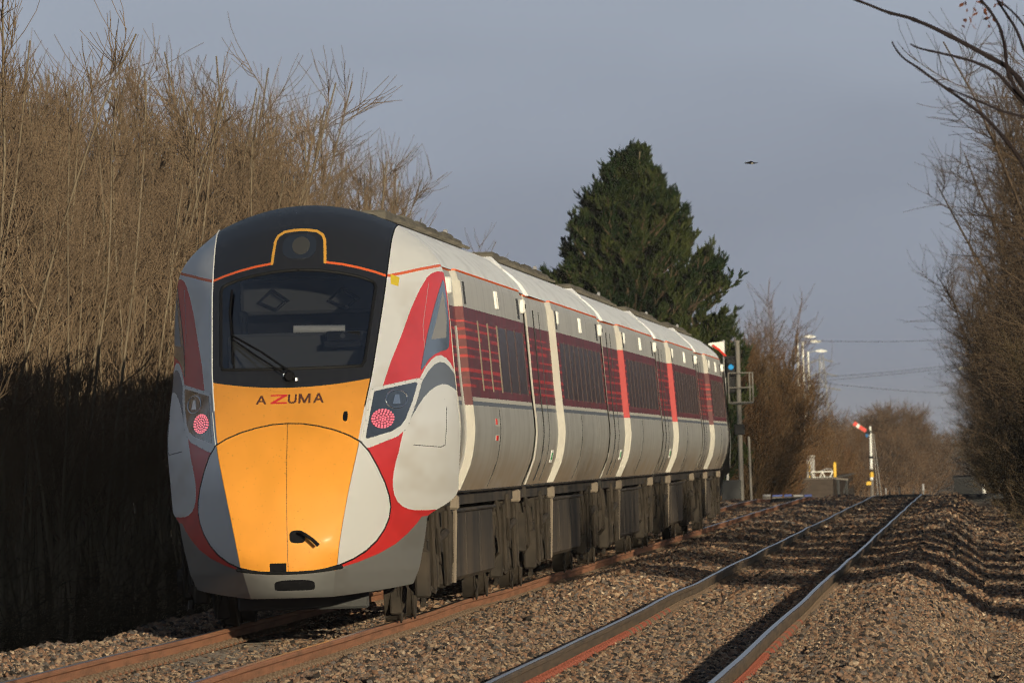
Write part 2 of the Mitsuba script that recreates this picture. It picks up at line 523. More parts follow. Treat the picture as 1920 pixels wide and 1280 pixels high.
KP, WP = PchipInterpolator(kh, KN), PchipInterpolator(WZ[:, 0], WZ[:, 1])


def strip_centre(h, a):
    zc, uk, sc, b, dr_ = KP(h).T
    return np.stack(np.broadcast_arrays(a * uk, sc + b * a * a, zc - dr_ * a * a), -1)


def bow(z):
    t = np.clip((z - 1.5) / 1.0, 0, 1)
    return 2.2 - .8 * t * t * (3 - 2 * t)


def strip_side(h, c):
    zc, uk, sc, b, dr_ = KP(h).T
    z, sk = zc - dr_, sc + b
    t = np.clip((z - .95) / .27, 0, 1)
    W, L = np.maximum(WP(z), uk + .002), np.maximum(5.0 - sk, .001)
    c = c * np.clip((2.6 + 2.4 * t * t * (3 - 2 * t) - sk) / L, 0, 1)
    return np.stack(np.broadcast_arrays(uk + (W - uk) * (1 - (1 - c) ** bow(z)), sk + L * c, z + .16 * np.clip((.5 - z) / .22, 0, 1) * c), -1)


HH = np.linspace(0, 1, 221)
CEN = np.stack([strip_centre(h, np.linspace(-1, 1, 81)) for h in HH])
SID = np.stack([strip_side(h, np.linspace(0, 1, 71)) for h in HH])
_h = np.linspace(0, 1, 3000)
_K = KP(_h)
_edge = np.maximum.accumulate(_K[:, 0] - _K[:, 4] + 1e-7 * _h)


def setback(u, z):
    """How far behind the nose's tip the skin lies at (u, z) of the front view."""
    u, z = np.broadcast_arrays(np.abs(np.asarray(u, float)), np.asarray(z, float))
    h = np.interp(z, _edge, _h)
    uk = np.interp(h, _h, _K[:, 1])
    hc = h
    for _ in range(8):
        a = np.minimum(u / np.interp(hc, _h, _K[:, 1]), 1)
        hc = np.interp(z + np.interp(hc, _h, _K[:, 4]) * a * a, _K[:, 0], _h)
    a = np.minimum(u / np.interp(hc, _h, _K[:, 1]), 1)
    sc = np.interp(hc, _h, _K[:, 2]) + np.interp(hc, _h, _K[:, 3]) * a * a
    sk = np.interp(h, _h, _K[:, 2] + _K[:, 3])
    W, R = np.maximum(WP(z), uk + .002), np.maximum(5.0, sk + .001)
    t = np.clip((u - uk) / (W - uk), 0, 1)
    return np.where(u <= uk, sc, sk + (R - sk) * (1 - (1 - t) ** (1 / bow(z))))


def on_nose(u, z, off=0.0):
    u, z = np.asarray(u, float), np.asarray(z, float)
    e = .008
    su, sz = (setback(u + e, z) - setback(u - e, z)) / (2 * e), (setback(u, z + e) - setback(u, z - e)) / (2 * e)
    n = np.stack([su, -np.ones_like(su), sz], -1)
    n /= np.linalg.norm(n, axis=-1, keepdims=True)
    return np.stack([TX + u, TY + setback(u, z), z], -1) + n * off


def dense(p, step, closed=True):
    p = np.asarray(p, float)
    q = np.vstack([p, p[:1]]) if closed else p
    return np.vstack([np.linspace(q[i], q[i + 1], max(2, int(np.ceil(np.linalg.norm(q[i + 1] - q[i]) / step)) + 1))[:-1] for i in range(len(q) - 1)] + ([] if closed else [q[-1:]]))


def rounded(p, n=6):
    """A closed polygon with its corners eased (Chaikin)."""
    p = np.asarray(p, float)
    for _ in range(2):
        q = np.roll(p, -1, 0)
        p = np.stack([.78 * p + .22 * q, .22 * p + .78 * q], 1).reshape(-1, 2)
    return p


def patch(poly, off, step=.03, thick=.012):
    """A plate of the given outline (in the nose's front view) laid over the nose."""
    poly = Polygon(poly) if not isinstance(poly, Polygon) else poly
    if not poly.exterior.is_ccw:
        poly = Polygon(np.array(poly.exterior.coords)[::-1])
    ring = dense(np.array(poly.exterior.coords)[:-1], step)
    x0, z0, x1, z1 = poly.bounds
    g = np.stack(np.meshgrid(np.arange(x0, x1, step), np.arange(z0, z1, step)), -1).reshape(-1, 2)
    inner = poly.buffer(-step * .45)
    g = g[contains_xy(inner, g[:, 0], g[:, 1])] if not inner.is_empty else g[:0]
    p = np.vstack([ring, g])
    tri = Delaunay(p).simplices
    c = p[tri].mean(1)
    tri = tri[contains_xy(poly, c[:, 0], c[:, 1])]
    a = p[tri]
    area = (a[:, 1, 0] - a[:, 0, 0]) * (a[:, 2, 1] - a[:, 0, 1]) - (a[:, 2, 0] - a[:, 0, 0]) * (a[:, 1, 1] - a[:, 0, 1])
    tri = np.where((area < 0)[:, None], tri[:, ::-1], tri)[np.abs(area) > 1e-9]
    front = on_nose(p[:, 0], p[:, 1], off)
    n, m = len(ring), len(p)
    rim = on_nose(ring[:, 0], ring[:, 1], off)
    back = on_nose(ring[:, 0], ring[:, 1], off - thick)
    i = np.arange(n)
    j = (i + 1) % n
    f = np.vstack([tri, np.stack([m + i, m + n + i, m + n + j], 1), np.stack([m + i, m + n + j, m + j], 1)])
    return np.vstack([front, rim, back]), f


def seam(p, off, r, closed=True, step=.03):
    p = dense(p, step, closed)
    if closed:
        p = np.vstack([p, p[:1]])
    return tube(on_nose(p[:, 0], p[:, 1], off), r, 6)


def both(p):
    """Right half outline, top to bottom, closed with its mirror image."""
    p = np.asarray(p, float)
    m = p[::-1] * [-1, 1]
    return np.vstack([p, m[(m[:, 0] < 0)]])


OVAL = both([(0, 1.842), (.14, 1.835), (.27, 1.812), (.42, 1.772), (.55, 1.72), (.645, 1.665), (.715, 1.57), (.775, 1.44), (.83, 1.29), (.858, 1.17), (.866, 1.07), (.85, .97), (.81, .87), (.745, .77), (.66, .685), (.56, .62), (.45, .572), (.33, .54), (.18, .517), (0, .508)])
RED_UP = [(.80, 2.10), (.825, 2.22), (.87, 2.41), (.938, 2.633), (1.005, 2.88), (1.04, 2.98), (1.075, 3.075), (1.127, 3.185), (1.16, 3.222), (1.20, 3.243), (1.24, 3.242), (1.27, 3.215), (1.29, 3.16), (1.45, 2.9), (1.45, 2.0), (1.358, 2.19), (1.33, 2.29), (1.30, 2.38), (1.27, 2.43), (1.237, 2.455), (1.20, 2.448), (1.165, 2.41), (1.125, 2.34), (1.095, 2.26), (1.07, 2.17), (1.055, 2.08)]
GREY_ARC = [(1.03, 1.849), (1.038, 1.94), (1.055, 2.03), (1.08, 2.13), (1.108, 2.215), (1.15, 2.31), (1.191, 2.37), (1.225, 2.39), (1.26, 2.386), (1.29, 2.35), (1.317, 2.297), (1.36, 2.16), (1.45, 1.95), (1.45, 1.8), (1.36, 2.06), (1.326, 2.145), (1.29, 2.178), (1.252, 2.184), (1.21, 2.165), (1.165, 2.12), (1.125, 2.06), (1.091, 1.99), (1.06, 1.92)]
RED_LOW = [(.60, 1.60), (.69, 1.635), (.985, 1.755), (.965, 1.66), (.95, 1.576), (.925, 1.48), (.908, 1.40), (.897, 1.32), (.895, 1.25), (.903, 1.18), (.925, 1.115), (.96, 1.072), (1.0, 1.045), (1.05, 1.03), (1.15, 1.025), (1.4, 1.03), (1.4, 1.0), (1.10, .965), (1.06, .904), (.985, .814), (.89, .726), (.762, .649), (.6, .583), (.467, .544), (.3, .5)]
SKIRT = [(0, .52), (.30, .53), (.467, .546), (.6, .585), (.762, .651), (.89, .728), (.985, .816), (1.06, .906), (1.10, .967), (1.4, 1.02), (1.4, .0), (0, 0)]
BLACK_EDGE = [(-.85, 2.262), (-.69, 2.233), (-.45, 2.2), (-.2, 2.18), (0, 2.174), (.2, 2.18), (.45, 2.2), (.69, 2.233), (.85, 2.262)]
ORANGE_LINE = [(1.30, 3.322), (1.272, 3.317), (1.16, 3.283), (1.045, 3.253), (.95, 3.225), (.83, 3.195), (.79, 3.195), (.70, 3.23), (.55, 3.275), (.40, 3.31), (.257, 3.332)]
ARCH_LINE = [(.245, 3.332), (.238, 3.44), (.228, 3.545), (.205, 3.595), (.15, 3.632), (.06, 3.645), (0, 3.648)]


def inside(u, v, P):
    c = mi.Bool(False)
    P = [tuple(map(float, p)) for p in P]
    for (x1, y1), (x2, y2) in zip(P, P[1:] + P[:1]):
        if y1 == y2:
            continue
        c = c ^ (((v < y1) ^ (v < y2)) & (u < x1 + (v - y1) * ((x2 - x1) / (y2 - y1))))
    return c


def near_line(u, v, P):
    d = mi.Float(9)
    for (x1, y1), (x2, y2) in zip(P, P[1:]):
        ex, ey = x2 - x1, y2 - y1
        t = dr.clip(((u - x1) * ex + (v - y1) * ey) / (ex * ex + ey * ey), 0, 1)
        d = dr.minimum(d, dr.hypot(u - x1 - t * ex, v - y1 - t * ey))
    return d


def nose_dirt(u, v, c):
    d = fbm(u * 5 + 20, v * 4, 1, 3)
    soot = smoothstep(.95, .80, u) * smoothstep(2.9, 3.3, v) * smoothstep(3.75, 3.3, v)
    return mix(c, mi.Color3f(c) * mi.Color3f(.66, .58, .48), dr.clip(1.2 * (d - .5) + .45 * soot * (d + .2), 0, .7))


def side_livery(p, n, uv):
    u, v = dr.abs(uv.x), uv.y
    c = mi.Color3f(*WHITE)
    c = dr.select(inside(u, v, RED_UP) | inside(u, v, RED_LOW), mi.Color3f(*RED), c)
    c = dr.select(inside(u, v, GREY_ARC), mi.Color3f(*GREY), c)
    c = dr.select(inside(u, v, SKIRT), mi.Color3f(.18, .18, .175), c)
    c = dr.select(near_line(u, v, ORANGE_LINE) < .013, mi.Color3f(*ORANGE), c)
    return nose_dirt(u, v, c)


def centre_livery(p, n, uv):
    u, v = dr.abs(uv.x), uv.y
    edge = 2.174 + .13 * u * u
    c = dr.select(v > edge, mi.Color3f(*BLACK), yellow_fn(p, n, uv))
    c = dr.select(v < .52, mi.Color3f(.18, .18, .175), c)
    c = dr.select(near_line(u, v, ORANGE_LINE) < .011, mi.Color3f(*ORANGE), c)
    c = dr.select(near_line(u, v, ARCH_LINE) < .013, mi.Color3f(.72, .36, .05), c)
    return c


M['nose_side_paint'] = paint(proc(side_livery), .38, .6)
M['nose_centre_paint'] = paint(proc(centre_livery), .38, .45)

SCREEN = both([(0, 3.262), (.2, 3.252), (.40, 3.222), (.56, 3.183), (.66, 3.145), (.70, 3.118), (.712, 3.08), (.655, 2.40), (.63, 2.352), (.3, 2.345), (0, 2.343)])
SP = Polygon(SCREEN)


def placed(P):
    return P + np.array([TX, TY, 0])


# centre shell, with the windscreen opening cut out of it
v, f = grid(placed(CEN))
uz = np.stack([CEN[..., 0].ravel(), CEN[..., 2].ravel()], 1)
c = uz[f].mean(1)
f = f[~contains_xy(SP, c[:, 0], c[:, 1])]
CAB = put('cab_nose', (v, f), 'nose_centre_paint', TR, True, uv=uz)
for s in (1, -1):
    P = SID * [s, 1, 1]
    put('side_shell', grid(placed(P), s < 0), 'nose_side_paint', CAB, True, uv=np.stack([P[..., 0].ravel(), P[..., 2].ravel()], 1))
# black roof dome behind the windscreen
dome = []
for t in np.linspace(0, 1, 8):
    a = np.linspace(-1, 1, 41)
    q = strip_centre(1.0, a)
    q[:, 1] = q[:, 1] * (1 - t) + 5.02 * t
    dome.append(q)
put('roof_dome', grid(placed(np.stack(dome))), 'black_paint', CAB, True)

crease = np.array([(KP(h)[1], KP(h)[0] - KP(h)[4]) for h in np.linspace(0, 1, 120)])
zone = Polygon(np.vstack([crease[:108], crease[:108][::-1] * [-1, 1]]))
oval = Polygon(OVAL)
cover = fresh(f'{TR}__coupler_cover')
half = Polygon([(.0025, 0), (2, 0), (2, 3), (.0025, 3)])
inner = oval.buffer(-.009)
for s in (1, -1):
    hp = half if s > 0 else Polygon(np.array(half.exterior.coords) * [-1, 1])
    put('panel', patch(inner.intersection(zone).intersection(hp), .014, .03), 'yellow_paint', cover, 30)
    side_part = inner.difference(zone.buffer(.003)).intersection(hp)
    side_part = max(getattr(side_part, 'geoms', [side_part]), key=lambda g: g.area)
    tag(put('panel', patch(side_part, .014, .03), 'white_paint', cover, 30), 'white panel' if s > 0 else 'white panel in shade')
put('gasket', seam(OVAL, .004, .011), 'black_rubber', cover, True)
put('seam', tube(on_nose(np.zeros(40), np.linspace(.53, 1.83, 40), .008), .004, 5), 'lettering_brown', cover)
# slot with the coupler's release handle
put('handle_slot', patch(rounded([(.02, .775), (.02, .885), (.15, .885), (.165, .80), (.14, .772)]), .019, .03), 'cab_black', cover)
put('release_handle', tube([on_nose(.10, .86, .05), on_nose(.155, .835, .12), on_nose(.215, .79, .15), on_nose(.262, .745, .15)], .017, 8), 'cab_black', cover, True)
put('latch_recess', patch([(-.16, .52), (-.16, .60), (-.015, .60), (-.015, .52)], .019, .03), 'cab_black', cover)
put('painted_skirt_shadow', tube(on_nose(np.linspace(-.46, .46, 30), .512 + .18 * np.linspace(-.46, .46, 30) ** 2, .006), .019, 6), 'black_rubber', cover)  # black tube stands in for the shade under the cover
put('step_slot', patch(rounded([(-.135, .365), (-.13, .445), (.225, .445), (.225, .365), (.2, .352), (-.11, .352)]), .004, .03, .006), 'cab_black', CAB)
put('lifting_eye', patch(rounded([(.492, 1.855), (.492, 1.94), (.534, 1.94), (.534, 1.855)]), .006, .02, .006), 'cab_black', CAB)
put('crease_line', seam(crease[38:118], .004, .006, False), 'black_rubber', CAB)
put('crease_line', seam(crease[38:118] * [-1, 1], .004, .007, False), 'white_paint', CAB)  # white bead paints in the light caught along the left crease
put('warning_tag', patch([(.835, 3.205), (.905, 3.175), (.898, 3.095), (.84, 3.115)], .005, .03, .005), 'yellow_tag', CAB)
put('marker_lamp', patch(rounded([(-.155, 3.37), (-.155, 3.60), (.155, 3.60), (.155, 3.37)]), .006, .03, .008), 'tinted_glass', TR, 30)
mc = on_nose(0.02, 3.49, .012)
a = np.arange(28) * 2 * np.pi / 28
put('reflector', patch(np.stack([.015 + .082 * np.cos(a), 3.488 + .082 * np.sin(a)], 1), .012, .02, .006), 'dark_grey', f'{TR}__marker_lamp', 30)

# lettering on the yellow band
for ch, x0, h, mat in (('A', -.300, .072, 'lettering_brown'), ('Z', -.168, .078, 'red_paint'), ('U', -.010, .078, 'lettering_brown'), ('M', .085, .080, 'lettering_brown'), ('A', .218, .082, 'lettering_brown')):
    m = meshkit.text_mesh(ch, h, .004, True)
    vv = np.array(m.vertices)
    w = vv[:, 0].max() - vv[:, 0].min()
    wide = {'A': .094, 'Z': .150, 'U': .078, 'M': .108}[ch] / w
    u = x0 + (vv[:, 0] - vv[:, 0].min()) * wide
    z = 2.029 + vv[:, 1]
    P = on_nose(u, z, .004)
    P[:, 1] -= vv[:, 2]
    put('letter', (P, np.array(m.faces)), mat, CAB)

# windscreen, its seal, the wiper and what shows through the glass
WS = put('windscreen', patch(SCREEN, .0, .04, .002), 'clear_glass', TR, True)
put('seal', seam(SCREEN, .004, .017), 'black_rubber', WS, True)
put('wiper', tube(np.array([on_nose(0.0, 2.275, .05), on_nose(-.28, 2.455, .07), on_nose(-.565, 2.635, .05)]), .010, 6), 'cab_black', TR, True)
put('second_arm', tube(np.array([on_nose(-.06, 2.265, .05), on_nose(-.32, 2.42, .07), on_nose(-.555, 2.60, .05)]), .008, 6), 'cab_black', f'{TR}__wiper', True)
put('blade', tube(np.array([on_nose(-.535, 2.385, .03), on_nose(-.56, 2.62, .035), on_nose(-.60, 2.86, .03), on_nose(-.595, 3.07, .03)]), .011, 6), 'cab_black', f'{TR}__wiper', True)
put('pivot', lathe([(0, -.09), (.035, -.09), (.05, -.02), (.05, .03), (0, .03)], on_nose(-.01, 2.262, .02), 'y', 16), 'cab_black', f'{TR}__wiper', 40)
put('pivot_cap', join([box(TX - .07, TX - .045, *(float(on_nose(-.05, 2.29, .06)[1]) + np.array([-.03, .03])), 2.275, 2.31, .005), box(TX + .04, TX + .07, *(float(on_nose(.05, 2.25, .06)[1]) + np.array([-.03, .03])), 2.23, 2.265, .005)]), 'chrome', f'{TR}__wiper')
ci = fresh(f'{TR}__cab_interior')
put('bulkhead', box(TX - .95, TX + .95, TY + 4.55, TY + 4.6, 1.6, 3.5), 'cab_black', ci)
put('floor', box(TX - .9, TX + .9, TY + 1.5, TY + 4.55, 1.6, 1.7), 'cab_black', ci)
put('desk', box(TX - .62, TX + .64, TY + 2.25, TY + 3.3, 2.0, 2.675, .03), 'cab_grey', ci)
put('sun_roll', tube([(TX - .02, TY + 2.3, 2.705), (TX + .45, TY + 2.3, 2.695)], .037, 12), 'light_grey', ci, 40)
put('instrument_box', join([box(TX + .29, TX + .60, TY + 2.05, TY + 2.4, 2.585, 2.675, .01), box(TX + .27, TX + .61, TY + 2.0, TY + 2.4, 2.525, 2.58, .01)]), 'cab_black', ci)
put('lit_dial', lathe([(0, -.004), (.02, -.004), (.024, 0), (.024, .01)], (TX + .44, TY + 2.045, 2.63), 'y', 14), 'cab_grey', ci)
put('rear_shelf', box(TX - .6, TX + .66, TY + 3.95, TY + 4.5, 2.87, 3.2, .03), 'cab_grey', ci)
for u0 in (-.30, .35):
    for k, d in enumerate((0, .035)):
        q = np.array([(0, .10), (.15, -.01), (.03, -.10), (-.14, -.02), (0, .10)]) * (1 - d * 5)
        put('folding_frame', tube([(TX + u0 + x, TY + 3.9 - d, 3.0 + z) for x, z in q], .011, 5), 'cab_black', ci)
put('seat_back', box(TX - .55, TX - .50, TY + 2.9, TY + 3.4, 2.3, 2.9, .02), 'cab_black', ci)

# headlight clusters
FRAME = [(.725, 2.145), (1.06, 2.235), (1.095, 2.238), (1.098, 2.19), (1.075, 2.05), (1.02, 1.82), (.985, 1.755), (.935, 1.705), (.72, 1.61), (.675, 1.605), (.650, 1.66)]
LENS = [(.745, 2.118), (1.055, 2.20), (1.065, 2.185), (1.035, 2.02), (.99, 1.86), (.955, 1.80), (.89, 1.752), (.70, 1.69), (.688, 1.70)]
M['red_led'] = {'type': 'diffuse', 'reflectance': {'type': 'rgb', 'value': [.5, .05, .05]}}
for s in (1, -1):
    hk = put('headlight_cluster', patch(np.array(FRAME) * [s, 1], .007, .03), 'white_paint', TR, 30)
    if s < 0:
        tag(hk, 'shaded headlight cluster')
    put('cover_glass', patch(np.array(LENS) * [s, 1], .0105, .03, .006), 'tinted_glass', hk, 30)
    for r, w in ((.082, .007),):
        q = np.stack([s * .912 + r * np.cos(a), 2.045 + r * np.sin(a)], 1)
        put('white_lamp', seam(q, .013, w), 'chrome', hk, True)
    put('lamp_mirror', patch([(s * .885, 2.0), (s * .90, 2.085), (s * .93, 2.085), (s * .945, 2.0)], .014, .02, .004), 'chrome', hk)
    q = np.stack([s * .810 + .088 * np.cos(a), 1.866 + .088 * np.sin(a)], 1)
    tl = put('tail_lamp', patch(q, .014, .02, .006), 'red_lens', hk, 30)
    dots = []
    for r, n in ((0, 1), (.022, 6), (.044, 12), (.066, 17), (.082, 21)):
        for k in range(n):
            t = 2 * np.pi * k / n + r * 20
            dots.append(patch(np.stack([s * .810 + r * np.cos(t) + .0072 * np.cos(a[::4]), 1.866 + r * np.sin(t) + .0072 * np.sin(a[::4])], 1), .020, .02, .004))
    key = put('tail_lamp_diodes', join(dots), 'red_led', hk)
    scene[key]['emitter'] = {'type': 'area', 'radiance': {'type': 'rgb', 'value': [.27, .06, .075]}}
    tag(key, kind='stuff')
    bolts = []
    fr = dense(np.array(FRAME) * .975 + np.array([.024, .046]), .11)
    for q in fr:
        bolts.append(patch(np.stack([s * q[0] + .006 * np.cos(a[::5]), q[1] + .006 * np.sin(a[::5])], 1), .0095, .02, .003))
    tag(put('frame_bolts', join(bolts), 'light_grey', hk), kind='stuff')
    put('panel_seam', seam(np.array([(1.06, 1.625), (1.16, 1.612), (1.255, 1.60), (1.285, 1.62), (1.292, 1.80), (1.285, 1.97)]) * [s, 1], .001, .0035, False), 'dark_grey', CAB)
    put('panel_seam', seam(np.array([(.83, 2.30), (.80, 2.75), (.84, 3.15)]) * [s, 1] + np.array([s * .30, -.02]), .0005, .002, False), 'light_grey', CAB)
# cab side windows
CABWIN = [(1.243, 3.165), (1.215, 3.05), (1.173, 2.86), (1.135, 2.66), (1.108, 2.48), (1.09, 2.33), (1.095, 2.315), (1.145, 2.415), (1.185, 2.46), (1.225, 2.488), (1.265, 2.505), (1.284, 2.53), (1.289, 2.62), (1.284, 2.80), (1.268, 3.0), (1.252, 3.14)]
for s in (1, -1):
    k = put('cab_side_window', patch(np.array(CABWIN) * [s, 1], .005, .02, .008), 'side_glass', TR, True)
    put('blind', patch(np.array([(1.24, 3.05), (1.205, 2.82), (1.16, 2.60), (1.265, 2.62), (1.268, 2.8), (1.25, 3.0)]) * [s, 1], .008, .02, .004), 'galvanised', k)

# ---- the five carriages
SECTION = np.array([(1.19, 1.17), (1.25, 1.30), (1.318, 1.47), (1.345, 1.62), (1.36, 1.75), (1.356, 1.88), (1.346, 2.0), (1.343, 2.04), (1.338, 2.08), (1.32, 2.3), (1.30, 2.62), (1.276, 2.95), (1.258, 3.18), (1.24, 3.26),
                    (1.222, 3.30), (1.15, 3.42), (1.03, 3.54), (.93, 3.62), (.84, 3.69), (.6, 3.80), (.3, 3.87), (0, 3.90)])
S_U = PchipInterpolator(SECTION[:15, 1], SECTION[:15, 0])


def skin(z, y, k, s=1):
    return np.stack(np.broadcast_arrays(TX + s * S_U(z) * k, y, z), -1)


NARROW, WIDE = .957, 1.012
STATIONS = [(103.5 + 5.0, 129.25, 111.05, 126.45), (129.75, 155.3, 135.6, 152.4), (155.8, 181.35, 161.6, 178.4), (181.85, 207.4, 187.6, 204.4), (207.9, 228.6, 213.6, 225.8)]
RAIL_Y = []


def strip_of(z0, z1, ys, ks, s):
    zz = SECTION[(SECTION[:, 1] > z0 + .004) & (SECTION[:, 1] < z1 - .004)][:, 1]
    zz = np.r_[z0, zz, z1]
    P = np.stack([skin(zz, y, k, s) for y, k in zip(ys, ks)])
    return grid(P, s > 0)


def wheelset(y, parent):
    for s in (1, -1):
        x = TX + s * .75
        put('wheel', lathe([(.0, -.07), (.10, -.09), (.11, -.03), (.33, -.02), (.36, -.065), (.44, -.065), (.425, .06), (.45, .065), (.45, .08), (.36, .08), (.33, .03), (0, .04)][::-1] if s > 0 else
                           [(.0, .07), (.10, .09), (.11, .03), (.33, .02), (.36, .065), (.44, .065), (.425, -.06), (.45, -.065), (.45, -.08), (.36, -.08), (.33, -.03), (0, -.04)], (x, y, .435), 'x', 28), 'running_gear', parent, 40)
    put('axle', tube([(TX - .7, y, .435), (TX + .7, y, .435)], .08, 10), 'running_gear', parent)


def bogie(yc, car, g):
    ms = []
    for s in (1, -1):
        x = TX + s * 1.02
        ms.append(box(x - .08, x + .08, yc - 1.9, yc + 1.9, .58, .76, .03))
        for dy in (-1.3, 1.3):
            y = yc + dy
            ms += [box(x - .11, x + .13, y - .22, y + .22, .27, .60, .04), lathe([(0, -.12), (.11, -.12), (.13, -.05), (.13, .05), (0, .06)], (x + s * .1, y, .43), 'x', 14)]
            for d in (-.3, .3):
                ms += [tube([(x, y + d, .40), (x, y + d, .92)], .075, 10), tube([(x + s * .13, y + d * .8, .30), (x + s * .13, y + d * 1.5, 1.0)], .028, 6)]
        ms += [box(x - .16, x + .1, yc - .35, yc + .35, .76, 1.05, .04), tube([(x + s * .12, yc - .7, .72), (x + s * .14, yc + .8, .80)], .04, 8), tube([(x + s * .1, yc - 1.75, .30), (x + s * .1, yc - 1.0, .26), (x + s * .1, yc - .6, .34)], .028, 6),
               tube([(x + s * .14, yc - 1.1, 1.08), (x + s * .15, yc - 1.15, .85), (x + s * .15, yc - .95, .55), (x + s * .15, yc - .7, .52), (x + s * .14, yc - .6, .8), (x + s * .13, yc - .62, 1.1)], .018, 6),
               box(x - .02, x + .12, yc - 2.15, yc - 1.95, .22, .66, .02), box(x - .02, x + .1, yc + 1.95, yc + 2.1, .3, .7, .02), tube([(x + s * .05, yc - 2.05, .24), (x + s * .05, yc - 2.2, .16)], .03, 6)]
        for k in range(5):
            yy = yc + g.uniform(-1.8, 1.8)
            ms.append(box(x + s * .02 - .05, x + s * .02 + .07, yy - g.uniform(.03, .12), yy + g.uniform(.03, .12), g.uniform(.7, .85), g.uniform(.95, 1.12), .01))
    ms.append(box(TX - 1.0, TX + 1.0, yc - .25, yc + .25, .5, .8, .03))
    put('bogie', join(ms), 'running_gear', car)


def disc_patch(z0, z1, y0, y1, k, off, s=1, th=.012):
    """A small plate on the body side."""
    lo, hi = skin(np.array([z0, z1]), y0, k, s), skin(np.array([z0, z1]), y1, k, s)
    xs = np.array([lo[0, 0], lo[1, 0]])
    o = s * off
    V = np.array([(xs[0] + o, y0, z0), (xs[0] + o, y1, z0), (xs[1] + o, y1, z1), (xs[1] + o, y0, z1), (xs[0] - s * th, y0, z0), (xs[0] - s * th, y1, z0), (xs[1] - s * th, y1, z1), (xs[1] - s * th, y0, z1)])
    Fq = np.array([[0, 1, 2, 3], [4, 7, 6, 5], [0, 4, 5, 1], [1, 5, 6, 2], [2, 6, 7, 3], [3, 7, 4, 0]])
    if s < 0:
        Fq = Fq[:, ::-1]
    return V, np.vstack([Fq[:, [0, 1, 2]], Fq[:, [0, 2, 3]]])


